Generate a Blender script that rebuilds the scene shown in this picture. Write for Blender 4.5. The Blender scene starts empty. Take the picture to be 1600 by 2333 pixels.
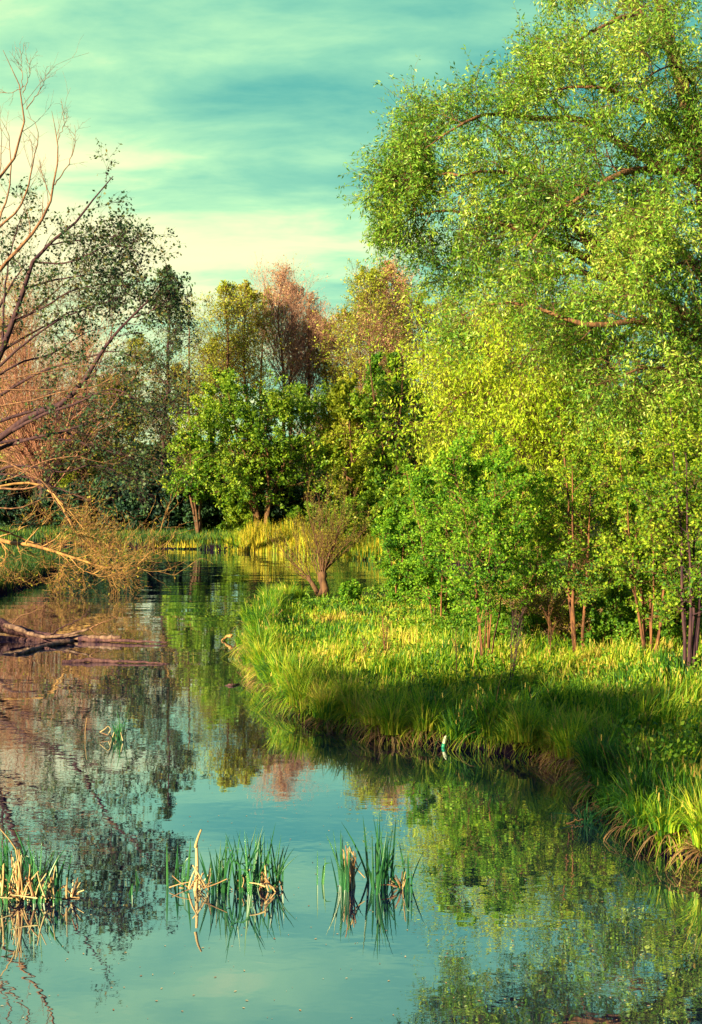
import bpy, math
import numpy as np
from math import pi, radians, sin, cos

# ------------------------------------------------------------------ camera, world, sun
S = bpy.context.scene
COL = S.collection
FPX, HZ, CH = 2600.0, 1050.0, 5.6          # focal length and horizon row of a 1600x2333 frame, camera height
cam_d = bpy.data.cameras.new("camera")
cam = bpy.data.objects.new("camera", cam_d)
COL.objects.link(cam)
cam.location = (0, 0, CH)
cam.rotation_euler = (radians(90), 0, 0)
cam_d.sensor_fit = 'VERTICAL'
cam_d.sensor_height = 36.0
cam_d.lens = FPX / 2333.0 * 36.0
cam_d.shift_y = -(1166.5 - HZ) / 2333.0
cam_d.clip_start = 0.1
cam_d.clip_end = 3000
S.camera = cam

SUN_EL, SUN_AZ = 16.5, 43.0                # sun stands behind the camera, to its left
sunv = np.array([-sin(radians(SUN_AZ)) * cos(radians(SUN_EL)), -cos(radians(SUN_AZ)) * cos(radians(SUN_EL)), sin(radians(SUN_EL))])
sd = bpy.data.lights.new("sun", 'SUN')
sd.energy = 5.0
sd.angle = radians(0.6)
sd.color = (1.0, 0.83, 0.42)
sun = bpy.data.objects.new("sun", sd)
COL.objects.link(sun)
from mathutils import Vector
sun.rotation_euler = Vector(tuple(sunv)).to_track_quat('Z', 'Y').to_euler()
sun.location = (-30, -30, 40)

S.view_settings.view_transform = 'Standard'
S.view_settings.look = 'None'
S.view_settings.gamma = 1.0
S.view_settings.exposure = 1.62
S.render.engine = 'CYCLES'
S.cycles.max_bounces = 5
S.cycles.diffuse_bounces = 2
S.cycles.glossy_bounces = 3
S.cycles.transmission_bounces = 3
S.cycles.transparent_max_bounces = 4
S.cycles.caustics_reflective = False
S.cycles.caustics_refractive = False
try:
    S.cycles.use_denoising = True
except Exception:
    pass

W = bpy.data.worlds.new("World")
S.world = W
W.use_nodes = True
nt = W.node_tree
nt.nodes.clear()


def N(t, kind, **kw):
    n = t.nodes.new(kind)
    for k, v in kw.items():
        setattr(n, k, v)
    return n


def ramp(t, pts, interp='LINEAR'):
    n = t.nodes.new('ShaderNodeValToRGB')
    e = n.color_ramp.elements
    n.color_ramp.interpolation = interp
    while len(e) > 1:
        e.remove(e[-1])
    e[0].position = pts[0][0]
    e[0].color = (*pts[0][1], 1)
    for p, c in pts[1:]:
        x = e.new(p)
        x.color = (*c, 1)
    return n


def mth(t, op, a, b=None, c=None):
    n = t.nodes.new('ShaderNodeMath')
    n.operation = op
    for i, v in enumerate((a, b, c)):
        if v is None:
            continue
        if isinstance(v, (int, float)):
            n.inputs[i].default_value = v
        else:
            t.links.new(v, n.inputs[i])
    return n.outputs[0]


def mixc(t, fac, a, b, mode='MIX'):
    n = t.nodes.new('ShaderNodeMix')
    n.data_type = 'RGBA'
    n.blend_type = mode
    for s, v in ((n.inputs[0], fac), (n.inputs[6], a), (n.inputs[7], b)):
        if isinstance(v, (int, float)):
            s.default_value = v
        elif isinstance(v, tuple):
            s.default_value = (*v, 1)
        else:
            t.links.new(v, s)
    return n.outputs[2]


tc = N(nt, 'ShaderNodeTexCoord')
sx = N(nt, 'ShaderNodeSeparateXYZ')
nt.links.new(tc.outputs['Generated'], sx.inputs[0])
zz = mth(nt, 'MAXIMUM', sx.outputs[2], 0.0)
den = mth(nt, 'ADD', zz, 0.16)
cx = mth(nt, 'DIVIDE', sx.outputs[0], den)
cy = mth(nt, 'DIVIDE', sx.outputs[1], den)
cb = N(nt, 'ShaderNodeCombineXYZ')
nt.links.new(cx, cb.inputs[0])
nt.links.new(cy, cb.inputs[1])


def wnoise(scale, sxy, detail, rough, off=(0, 0, 0), dist=0.0):
    m = N(nt, 'ShaderNodeMapping')
    m.inputs['Scale'].default_value = (sxy[0], sxy[1], 1)
    m.inputs['Location'].default_value = off
    nt.links.new(cb.outputs[0], m.inputs[0])
    n = N(nt, 'ShaderNodeTexNoise')
    n.inputs['Scale'].default_value = scale
    n.inputs['Detail'].default_value = detail
    n.inputs['Roughness'].default_value = rough
    n.inputs['Distortion'].default_value = dist
    nt.links.new(m.outputs[0], n.inputs['Vector'])
    return n.outputs[0]


n1 = wnoise(1.0, (0.8, 1.6), 4, 0.5, (3.1, 1.7, 0), 0.35)
n2 = wnoise(3.0, (0.9, 1.6), 7, 0.6, (7.3, 2.2, 0.5), 0.25)
nn = mth(nt, 'ADD', mth(nt, 'MULTIPLY', n1, 0.62), mth(nt, 'MULTIPLY', n2, 0.38))
# brightness bands follow the height above the horizon (the sky behind thin cloud is paler low down)
base = ramp(nt, [(0.0, (0.60,) * 3), (0.08, (0.60,) * 3), (0.14, (0.53,) * 3), (0.17, (0.72,) * 3), (0.19, (0.75,) * 3), (0.225, (0.50,) * 3), (0.25, (0.62,) * 3), (0.275, (0.45,) * 3), (0.31, (0.16,) * 3), (0.345, (0.22,) * 3), (0.38, (0.22,) * 3), (0.43, (0.46,) * 3), (0.50, (0.30,) * 3), (1.0, (0.1,) * 3)])
warp = mth(nt, 'ADD', zz, mth(nt, 'MULTIPLY', mth(nt, 'SUBTRACT', n1, 0.5), 0.085))
nt.links.new(warp, base.inputs[0])
val = mth(nt, 'ADD', mth(nt, 'MULTIPLY', base.outputs[0], 0.9), mth(nt, 'MULTIPLY', mth(nt, 'SUBTRACT', nn, 0.455), 2.1))
val = mth(nt, 'ADD', val, mth(nt, 'MULTIPLY', mth(nt, 'ADD', sx.outputs[0], 0.05), -0.9))     # paler on the left
cr = ramp(nt, [(0.0, (0.050, 0.33, 0.29)), (0.2, (0.105, 0.43, 0.345)), (0.42, (0.24, 0.60, 0.39)), (0.60, (0.42, 0.78, 0.43)), (0.76, (0.74, 0.90, 0.47)), (0.92, (0.96, 0.93, 0.50))])
nt.links.new(val, cr.inputs[0])
zen = ramp(nt, [(0.0, (0, 0, 0)), (0.46, (0, 0, 0)), (0.62, (1, 1, 1))])
nt.links.new(zz, zen.inputs[0])
c1 = mixc(nt, zen.outputs[0], cr.outputs[0], (0.09, 0.19, 0.50))
sky = N(nt, 'ShaderNodeTexSky')
sky.sky_type = 'NISHITA'
sky.sun_disc = False
sky.sun_elevation = radians(SUN_EL)
sky.sun_rotation = radians(180 + SUN_AZ)
sk = mixc(nt, 1.0, sky.outputs[0], (0.22, 0.22, 0.22), 'MULTIPLY')
back = ramp(nt, [(0.0, (0.36, 0.42, 0.66)), (0.45, (0.36, 0.42, 0.66)), (0.75, (1, 1, 1))])     # unseen sky behind the camera, darkened and blued to deepen the shadows
nt.links.new(mth(nt, 'MULTIPLY_ADD', sx.outputs[1], 0.5, 0.5), back.inputs[0])
c2 = mixc(nt, 1.0, mixc(nt, 0.95, sk, c1), back.outputs[0], 'MULTIPLY')
hsv_bg = N(nt, 'ShaderNodeBackground')
hsv_bg.inputs[1].default_value = 0.40
nt.links.new(c2, hsv_bg.inputs[0])
wo = N(nt, 'ShaderNodeOutputWorld')
nt.links.new(hsv_bg.outputs[0], wo.inputs[0])


# ------------------------------------------------------------------ helpers
def P(px, py, D):
    """point at distance D seen at pixel (px, py) of the 1600x2333 photograph"""
    return np.array([(px - 800) / FPX * D, D, CH - (py - HZ) / FPX * D])


def G(px, py, z=0.0):
    D = (CH - z) * FPX / (py - HZ)
    return P(px, py, D)


def new_mesh(name, V, F, mats, midx=None, smooth=False):
    """V (n,3); F (m,k) equal sized faces; one mesh"""
    V = np.asarray(V, np.float32)
    F = np.asarray(F, np.int32)
    me = bpy.data.meshes.new(name)
    me.vertices.add(len(V))
    me.vertices.foreach_set('co', V.ravel())
    m, k = F.shape
    me.loops.add(m * k)
    me.loops.foreach_set('vertex_index', F.ravel())
    me.polygons.add(m)
    me.polygons.foreach_set('loop_start', np.arange(0, m * k, k, dtype=np.int32))
    for mt in mats:
        me.materials.append(mt)
    if midx is not None:
        me.polygons.foreach_set('material_index', np.asarray(midx, np.int32))
    if smooth:
        me.polygons.foreach_set('use_smooth', np.ones(m, bool))
    me.update(calc_edges=True)
    return me


def link(name, data, loc=(0, 0, 0), parent=None):
    o = bpy.data.objects.new(name, data)
    COL.objects.link(o)
    o.location = tuple(float(a) for a in loc)
    if parent is not None:
        o.parent = parent
    return o


def tag(o, label=None, cat=None, group=None, kind=None):
    if label:
        o['label'] = label
    if cat:
        o['category'] = cat
    if group:
        o['group'] = group
    if kind:
        o['kind'] = kind
    return o


def copy_tree(o, parent=None):
    c = o.copy()
    COL.objects.link(c)
    if parent is not None:
        c.parent = parent
    for ch in list(o.children):
        copy_tree(ch, c)
    return c


def nrm(v):
    return v / np.maximum(np.linalg.norm(v, axis=-1, keepdims=True), 1e-9)


def tubes(Pl, R, sides):
    n, K, _ = Pl.shape
    T = nrm(np.gradient(Pl, axis=1))
    avg = nrm(T.mean(axis=1))
    ref = np.zeros((n, 3))
    ax = np.argmin(np.abs(avg), axis=1)
    ref[np.arange(n), ax] = 1
    n1_ = nrm(np.cross(T, ref[:, None, :]))
    n2_ = np.cross(T, n1_)
    a = np.arange(sides) * 2 * pi / sides
    V = Pl[:, :, None, :] + R[:, :, None, None] * (np.cos(a)[None, None, :, None] * n1_[:, :, None, :] + np.sin(a)[None, None, :, None] * n2_[:, :, None, :])
    V = V.reshape(-1, 3)
    base_ = (np.arange(n) * K * sides)[:, None, None] + (np.arange(K - 1) * sides)[None, :, None]
    j = np.arange(sides)[None, None, :]
    j2 = (j + 1) % sides
    F = np.stack([base_ + j, base_ + j2, base_ + sides + j2, base_ + sides + j], axis=-1).reshape(-1, 4)
    return V, F


class Mesh:
    def __init__(s):
        s.V, s.F, s.M, s.n = [], [], [], 0

    def add(s, V, F, m=0):
        s.V.append(V)
        s.F.append(F + s.n)
        s.M.append(np.full(len(F), m))
        s.n += len(V)

    def build(s, name, mats, smooth=False):
        return new_mesh(name, np.concatenate(s.V), np.concatenate(s.F), mats, np.concatenate(s.M), smooth)


def spline(pts, K, rng=None, wob=0.0):
    """resample a polyline to K points (Catmull-like smoothing)"""
    pts = np.asarray(pts, float)
    d = np.concatenate([[0], np.cumsum(np.linalg.norm(np.diff(pts, axis=0), axis=1))])
    m = np.gradient(pts, d, axis=0)
    t = np.linspace(0, d[-1], K)
    i = np.clip(np.searchsorted(d, t, side='right') - 1, 0, len(d) - 2)
    h = (d[i + 1] - d[i])[:, None]
    u = ((t - d[i]) / (d[i + 1] - d[i]))[:, None]
    o = (2 * u**3 - 3 * u**2 + 1) * pts[i] + (u**3 - 2 * u**2 + u) * h * m[i] + (-2 * u**3 + 3 * u**2) * pts[i + 1] + (u**3 - u**2) * h * m[i + 1]
    if rng is not None and wob:
        w = rng.normal(0, wob, o.shape)
        w[0] = 0
        o = o + w
    return o


def grow(Pp, Rp, m, t0, t1, ang, length, K, up, wob, rng, rr=0.6, rmin=0.004, perp=None, taper=0.85, tpow=1.0):
    """m children for each parent polyline. length: callable(t, parent_len) or factor of the parent's length"""
    n, Kp, _ = Pp.shape
    idx = np.repeat(np.arange(n), m)
    j = np.tile(np.arange(m), n)
    t = t0 + (t1 - t0) * ((j + rng.random(n * m)) / m) ** tpow
    f = t * (Kp - 1) * 0.9999
    i = f.astype(int)
    a = (f - i)[:, None]
    pos = Pp[idx, i] * (1 - a) + Pp[idx, i + 1] * a
    tan = nrm(Pp[idx, i + 1] - Pp[idx, i])
    rad = Rp[idx, i] * (1 - a[:, 0]) + Rp[idx, i + 1] * a[:, 0]
    plen = np.linalg.norm(np.diff(Pp, axis=1), axis=2).sum(1)[idx]
    r = rng.normal(size=(n * m, 3))
    if perp is not None:
        r = perp(r)
    r = nrm(r - (r * tan).sum(1, keepdims=True) * tan)
    an = radians(ang) * rng.uniform(0.7, 1.3, n * m)[:, None]
    d = np.cos(an) * tan + np.sin(an) * r
    L = (length(t, plen) if callable(length) else length * plen * (1 - 0.55 * t)) * rng.uniform(0.65, 1.3, n * m)
    r0 = np.maximum(rad * rr, rmin)
    out = np.zeros((n * m, K, 3))
    out[:, 0] = pos
    step = (L / (K - 1))[:, None]
    for k in range(1, K):
        d = d + rng.normal(0, wob, d.shape)
        d[:, 2] += up
        d = nrm(d)
        out[:, k] = out[:, k - 1] + d * step
    R = r0[:, None] * (1 - taper * np.linspace(0, 1, K))[None, :]
    return out, np.maximum(R, rmin * 0.5)


def leaf_mesh(Pt, per, L, Wd, rng, t0=0.15, droop=0.0, spread=0.8, jit=0.0, along=0.5, sizevar=0.35):
    """leaf shaped quads along polylines Pt (n,K,3)"""
    n, K, _ = Pt.shape
    idx = np.repeat(np.arange(n), per)
    t = rng.uniform(t0, 1, n * per)
    f = t * (K - 1) * 0.9999
    i = f.astype(int)
    a = (f - i)[:, None]
    pos = Pt[idx, i] * (1 - a) + Pt[idx, i + 1] * a
    if jit:
        pos = pos + rng.normal(0, jit, pos.shape)
    tan = nrm(Pt[idx, i + 1] - Pt[idx, i])
    d = tan * along + rng.normal(size=pos.shape) * spread
    d[:, 2] -= droop
    d = nrm(d)
    q = nrm(np.cross(d, rng.normal(size=d.shape)))
    s = rng.uniform(1 - sizevar, 1 + sizevar, len(d))[:, None]
    l = L * s
    w = Wd * s * 0.5
    mid = pos + d * l * 0.45
    nz = np.cross(d, q) * w * 0.35
    V = np.stack([pos, mid + q * w + nz, pos + d * l, mid - q * w + nz], axis=1).reshape(-1, 3)
    F = np.arange(len(d) * 4).reshape(-1, 4)
    return V, F


# ------------------------------------------------------------------ materials
def mat_new(name):
    m = bpy.data.materials.new(name)
    m.use_nodes = True
    m.node_tree.nodes.clear()
    return m, m.node_tree


def leaf_mat(name, cols, trans=0.38, rough=0.5, spec=0.35, big=0.0, objvar=0.0, amp=1.6):
    """cols: colours spread over the leaves, leaf by leaf"""
    m, t = mat_new(name)
    g = N(t, 'ShaderNodeNewGeometry')
    k = len(cols)
    cr_ = ramp(t, [(i / max(k - 1, 1), c) for i, c in enumerate(cols)])
    fac = g.outputs['Random Per Island']
    if big:
        tcn = N(t, 'ShaderNodeTexCoord')
        nz = N(t, 'ShaderNodeTexNoise')
        nz.inputs['Scale'].default_value = big
        nz.inputs['Detail'].default_value = 4
        nz.inputs['Roughness'].default_value = 0.6
        t.links.new(tcn.outputs['Object'], nz.inputs['Vector'])
        s1 = mth(t, 'MULTIPLY', mth(t, 'SUBTRACT', nz.outputs[0], 0.5), amp)
        fac = mth(t, 'ADD', mth(t, 'MULTIPLY_ADD', fac, 0.7, 0.15), s1)
    t.links.new(fac, cr_.inputs[0])
    c = cr_.outputs[0]
    if objvar:
        oi = N(t, 'ShaderNodeObjectInfo')
        hs = N(t, 'ShaderNodeHueSaturation')
        t.links.new(mth(t, 'MULTIPLY_ADD', oi.outputs['Random'], objvar, 0.5 - objvar / 2), hs.inputs['Hue'])
        t.links.new(c, hs.inputs['Color'])
        c = hs.outputs[0]
    b = N(t, 'ShaderNodeBsdfPrincipled')
    b.inputs['Roughness'].default_value = rough
    b.inputs['Specular IOR Level'].default_value = spec
    t.links.new(c, b.inputs['Base Color'])
    tr = N(t, 'ShaderNodeBsdfTranslucent')
    t.links.new(mixc(t, 1.0, c, (1.25, 1.2, 0.5), 'MULTIPLY'), tr.inputs[0])
    mx = N(t, 'ShaderNodeMixShader')
    mx.inputs[0].default_value = trans
    t.links.new(b.outputs[0], mx.inputs[1])
    t.links.new(tr.outputs[0], mx.inputs[2])
    o = N(t, 'ShaderNodeOutputMaterial')
    t.links.new(mx.outputs[0], o.inputs[0])
    return m


def bark_mat(name, c0, c1, scale=6.0, bump=0.4, stretch=0.25):
    m, t = mat_new(name)
    tcn = N(t, 'ShaderNodeTexCoord')
    mp = N(t, 'ShaderNodeMapping')
    mp.inputs['Scale'].default_value = (1, 1, stretch)
    t.links.new(tcn.outputs['Object'], mp.inputs[0])
    nz = N(t, 'ShaderNodeTexNoise')
    nz.inputs['Scale'].default_value = scale
    nz.inputs['Detail'].default_value = 6
    nz.inputs['Roughness'].default_value = 0.65
    t.links.new(mp.outputs[0], nz.inputs['Vector'])
    r = ramp(t, [(0.35, c0), (0.65, c1)])
    t.links.new(nz.outputs[0], r.inputs[0])
    b = N(t, 'ShaderNodeBsdfPrincipled')
    b.inputs['Roughness'].default_value = 0.85
    b.inputs['Specular IOR Level'].default_value = 0.2
    t.links.new(r.outputs[0], b.inputs['Base Color'])
    bp = N(t, 'ShaderNodeBump')
    bp.inputs['Strength'].default_value = bump
    bp.inputs['Distance'].default_value = 0.05
    t.links.new(nz.outputs[0], bp.inputs['Height'])
    t.links.new(bp.outputs[0], b.inputs['Normal'])
    o = N(t, 'ShaderNodeOutputMaterial')
    t.links.new(b.outputs[0], o.inputs[0])
    return m


M = {}
M['willow_leaf'] = leaf_mat('willow_leaf', [(0.04, 0.14, 0.03), (0.13, 0.31, 0.03), (0.29, 0.48, 0.05), (0.60, 0.68, 0.15)], 0.42, 0.42, 0.5, 0.35)
M['willow_gold'] = leaf_mat('willow_gold', [(0.12, 0.28, 0.012), (0.30, 0.48, 0.02), (0.48, 0.62, 0.035), (0.66, 0.70, 0.08)], 0.45, 0.45, 0.4, 0.3)
M['sapling_leaf'] = leaf_mat('sapling_leaf', [(0.03, 0.13, 0.03), (0.09, 0.27, 0.02), (0.24, 0.45, 0.03), (0.42, 0.58, 0.05)], 0.45, 0.55, 0.25, 0.6)
M['round_leaf'] = leaf_mat('round_leaf', [(0.03, 0.13, 0.04), (0.12, 0.27, 0.02), (0.30, 0.44, 0.03), (0.50, 0.55, 0.06)], 0.45, 0.55, 0.25, 0.6)
M['dense_leaf'] = leaf_mat('dense_leaf', [(0.04, 0.14, 0.02), (0.12, 0.27, 0.02), (0.27, 0.42, 0.03), (0.45, 0.53, 0.05)], 0.35, 0.45, 0.4, 0.35, 0.02)
M['alder_leaf'] = leaf_mat('alder_leaf', [(0.13, 0.20, 0.02), (0.30, 0.37, 0.03), (0.46, 0.50, 0.05), (0.56, 0.44, 0.10)], 0.42, 0.5, 0.3, 0.3, 0.03)
M['rust_leaf'] = leaf_mat('rust_leaf', [(0.40, 0.20, 0.15), (0.56, 0.32, 0.21), (0.62, 0.42, 0.25), (0.50, 0.46, 0.13)], 0.3, 0.6, 0.2, 0.3, 0.02)
M['pale_leaf'] = leaf_mat('pale_leaf', [(0.15, 0.24, 0.03), (0.30, 0.40, 0.06), (0.44, 0.50, 0.09), (0.52, 0.50, 0.13)], 0.45, 0.5, 0.3)
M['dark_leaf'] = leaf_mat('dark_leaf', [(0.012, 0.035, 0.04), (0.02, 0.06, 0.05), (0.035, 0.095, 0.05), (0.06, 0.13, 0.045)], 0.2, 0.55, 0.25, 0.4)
M['left_leaf'] = leaf_mat('left_leaf', [(0.02, 0.05, 0.035), (0.035, 0.085, 0.045), (0.07, 0.12, 0.04), (0.17, 0.13, 0.04)], 0.25, 0.5, 0.3, 0.5)
M['bud_leaf'] = leaf_mat('bud_leaf', [(0.12, 0.12, 0.02), (0.24, 0.22, 0.03), (0.40, 0.35, 0.04)], 0.4, 0.5, 0.3)
M['herb_leaf'] = leaf_mat('herb_leaf', [(0.03, 0.11, 0.02), (0.08, 0.22, 0.02), (0.18, 0.34, 0.025), (0.30, 0.42, 0.04)], 0.4, 0.5, 0.3, 0.5)
M['grass'] = leaf_mat('grass', [(0.02, 0.10, 0.022), (0.05, 0.19, 0.02), (0.14, 0.34, 0.02), (0.34, 0.50, 0.025), (0.58, 0.60, 0.06), (0.60, 0.45, 0.12)], 0.42, 0.5, 0.35, 0.42, 0.0, 2.6)
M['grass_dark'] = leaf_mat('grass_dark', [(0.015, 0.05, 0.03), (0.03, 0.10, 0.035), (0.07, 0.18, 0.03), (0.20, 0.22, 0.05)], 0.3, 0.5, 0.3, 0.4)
M['grass_head'] = leaf_mat('grass_head', [(0.34, 0.22, 0.07), (0.52, 0.38, 0.10), (0.60, 0.50, 0.14)], 0.3, 0.7, 0.1)
M['dead_grass'] = leaf_mat('dead_grass', [(0.14, 0.07, 0.04), (0.28, 0.16, 0.08), (0.42, 0.28, 0.14)], 0.2, 0.8, 0.1)
M['gold_reed'] = leaf_mat('gold_reed', [(0.36, 0.32, 0.03), (0.55, 0.44, 0.04), (0.70, 0.52, 0.06), (0.62, 0.60, 0.05)], 0.3, 0.6, 0.2)
M['reed_green'] = leaf_mat('reed_green', [(0.015, 0.10, 0.05), (0.03, 0.16, 0.06), (0.06, 0.22, 0.06)], 0.25, 0.35, 0.5)
M['reed_dry'] = leaf_mat('reed_dry', [(0.30, 0.15, 0.09), (0.52, 0.32, 0.17), (0.68, 0.52, 0.28), (0.78, 0.68, 0.42)], 0.15, 0.6, 0.2)
M['bark_brown'] = bark_mat('bark_brown', (0.055, 0.028, 0.03), (0.20, 0.105, 0.06), 7)
M['bark_willow'] = bark_mat('bark_willow', (0.03, 0.016, 0.02), (0.27, 0.14, 0.07), 12, 0.9)
M['bark_dark'] = bark_mat('bark_dark', (0.030, 0.014, 0.035), (0.10, 0.05, 0.055), 7)
M['bark_tan'] = bark_mat('bark_tan', (0.08, 0.035, 0.035), (0.36, 0.19, 0.11), 8)
M['twig_gold'] = bark_mat('twig_gold', (0.20, 0.09, 0.05), (0.58, 0.34, 0.13), 5)
M['twig_pink'] = bark_mat('twig_pink', (0.24, 0.10, 0.09), (0.46, 0.23, 0.16), 4)
M['twig_rust'] = bark_mat('twig_rust', (0.30, 0.15, 0.14), (0.55, 0.30, 0.25), 4)
M['stem_red'] = bark_mat('stem_red', (0.04, 0.018, 0.022), (0.27, 0.12, 0.06), 7)
M['driftwood'] = bark_mat('driftwood', (0.035, 0.014, 0.035), (0.16, 0.08, 0.085), 9, 0.8)
M['driftwood_pale'] = bark_mat('driftwood_pale', (0.08, 0.04, 0.045), (0.30, 0.19, 0.15), 9, 0.6)


def ground_mat():
    m, t = mat_new('ground_soil')
    tcn = N(t, 'ShaderNodeTexCoord')
    nz = N(t, 'ShaderNodeTexNoise')
    nz.inputs['Scale'].default_value = 0.9
    nz.inputs['Detail'].default_value = 8
    nz.inputs['Roughness'].default_value = 0.7
    t.links.new(tcn.outputs['Object'], nz.inputs['Vector'])
    r = ramp(t, [(0.3, (0.035, 0.022, 0.02)), (0.5, (0.05, 0.07, 0.02)), (0.7, (0.09, 0.13, 0.025))])
    t.links.new(nz.outputs[0], r.inputs[0])
    b = N(t, 'ShaderNodeBsdfPrincipled')
    b.inputs['Roughness'].default_value = 0.95
    b.inputs['Specular IOR Level'].default_value = 0.1
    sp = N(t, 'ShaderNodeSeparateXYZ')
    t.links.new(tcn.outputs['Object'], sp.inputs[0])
    mud_shade = ramp(t, [(0.26, (0, 0, 0)), (0.36, (1, 1, 1))])  # low wet bank, with the shade of a gap painted into its navy colour
    t.links.new(sp.outputs[2], mud_shade.inputs[0])
    t.links.new(mixc(t, mud_shade.outputs[0], (0.008, 0.004, 0.014), r.outputs[0]), b.inputs['Base Color'])
    o = N(t, 'ShaderNodeOutputMaterial')
    t.links.new(b.outputs[0], o.inputs[0])
    return m


def water_mat():
    m, t = mat_new('pond_water')
    tcn = N(t, 'ShaderNodeTexCoord')

    def nzz(sc, sxy, det, dist=0.0):
        mp = N(t, 'ShaderNodeMapping')
        mp.inputs['Scale'].default_value = (*sxy, 1)
        t.links.new(tcn.outputs['Object'], mp.inputs[0])
        n = N(t, 'ShaderNodeTexNoise')
        n.inputs['Scale'].default_value = sc
        n.inputs['Detail'].default_value = det
        n.inputs['Distortion'].default_value = dist
        t.links.new(mp.outputs[0], n.inputs['Vector'])
        return n.outputs[0]
    a = nzz(1.1, (0.5, 1.0), 2, 0.4)
    b_ = nzz(4.5, (0.55, 1.0), 2, 0.3)
    # wind patches: where the small ripples are stronger
    patch = ramp(t, [(0.40, (0.12,) * 3), (0.62, (1, 1, 1))])
    t.links.new(nzz(0.09, (1, 0.6), 2), patch.inputs[0])
    small = mth(t, 'MULTIPLY', b_, mth(t, 'MULTIPLY', patch.outputs[0], 0.0022))
    patch2 = ramp(t, [(0.42, (0.1,) * 3), (0.58, (1, 1, 1))])
    t.links.new(nzz(0.07, (0.6, 1.3), 2, 0.5), patch2.inputs[0])
    sy = N(t, 'ShaderNodeSeparateXYZ')
    t.links.new(tcn.outputs['Object'], sy.inputs[0])
    near = ramp(t, [(0.26, (0.05,) * 3), (0.60, (1, 1, 1))])      # breeze reaches the open pool, the near bend lies still
    t.links.new(mth(t, 'DIVIDE', sy.outputs[1], 100.0), near.inputs[0])
    c_ = nzz(3.2, (0.14, 1.0), 2, 0.2)
    d_ = mth(t, 'MULTIPLY', nzz(0.55, (0.16, 1.0), 3, 0.3), mth(t, 'MULTIPLY', near.outputs[0], 0.05))
    h = mth(t, 'ADD', mth(t, 'ADD', d_, mth(t, 'ADD', mth(t, 'MULTIPLY', a, 0.0017), small), mth(t, 'MULTIPLY', c_, mth(t, 'MULTIPLY', mth(t, 'MULTIPLY', patch2.outputs[0], near.outputs[0]), 0.009))))
    bp = N(t, 'ShaderNodeBump')
    bp.inputs['Strength'].default_value = 1.0
    bp.inputs['Distance'].default_value = 1.0
    t.links.new(h, bp.inputs['Height'])
    gl = N(t, 'ShaderNodeBsdfGlossy')
    gl.inputs['Roughness'].default_value = 0.015
    gl.inputs['Color'].default_value = (0.86, 0.93, 1.0, 1)
    t.links.new(bp.outputs[0], gl.inputs['Normal'])
    df = N(t, 'ShaderNodeBsdfDiffuse')
    df.inputs['Color'].default_value = (0.005, 0.004, 0.040, 1)
    lw = N(t, 'ShaderNodeLayerWeight')
    lw.inputs['Blend'].default_value = 0.5
    fac = ramp(t, [(0.0, (0.35,) * 3), (0.55, (0.53,) * 3), (0.9, (0.88,) * 3), (1.0, (0.95,) * 3)])
    t.links.new(lw.outputs['Facing'], fac.inputs[0])
    mx = N(t, 'ShaderNodeMixShader')
    t.links.new(fac.outputs[0], mx.inputs[0])
    t.links.new(df.outputs[0], mx.inputs[1])
    t.links.new(gl.outputs[0], mx.inputs[2])
    o = N(t, 'ShaderNodeOutputMaterial')
    t.links.new(mx.outputs[0], o.inputs[0])
    return m


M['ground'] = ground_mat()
M['water'] = water_mat()

# ------------------------------------------------------------------ terrain and water
PEN = [(900, 1350), (760, 1372), (675, 1378), (635, 1394), (600, 1420), (585, 1460), (590, 1520), (622, 1575), (650, 1605), (700, 1640), (800, 1662), (870, 1692),
       (1000, 1688), (1100, 1700), (1180, 1716), (1270, 1742), (1330, 1745), (1368, 1760), (1385, 1810), (1400, 1855), (1450, 1890), (1530, 1935), (1600, 1955), (1750, 2020), (2100, 2230)]
pen = [tuple(G(x, y)[:2]) for x, y in PEN] + [(14, 6), (40, -10), (220, -10), (220, 60), (60, 60), (30, 58), (12, 55), (7, 53.5)]
FAR = [(-900, 1230), (-300, 1234), (100, 1240), (300, 1247), (430, 1250), (540, 1256), (700, 1263), (860, 1276), (910, 1284), (1010, 1288), (1060, 1300)]
far = [tuple(G(x, y)[:2]) for x, y in FAR] + [(10, 55.5), (20, 58.5), (60, 62), (220, 62), (700, 300), (700, 900), (-700, 900), (-700, 200)]
LEF = [(-160, 1660), (-90, 1664), (-40, 1655), (-30, 1610), (-30, 1555), (-50, 1520), (-60, 1450), (-60, 1380), (50, 1336), (108, 1318), (120, 1300), (60, 1282), (-60, 1275), (-200, 1262)]
lef = [tuple(G(x, y)[:2]) for x, y in LEF] + [(-60, 78), (-220, 78), (-220, 5), (-20, 8)]
lef2 = [(-20, 8), (-16, 17), (-10, 23)]
lef = [tuple(G(-120, 1660)[:2])] + lef[1:-1] + [(-30, 5), (-14, 16)]
POLYS = [np.array(pen), np.array(far), np.array(lef), np.array([(-300, -6), (-300, -300), (300, -300), (300, -6)])]


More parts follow.
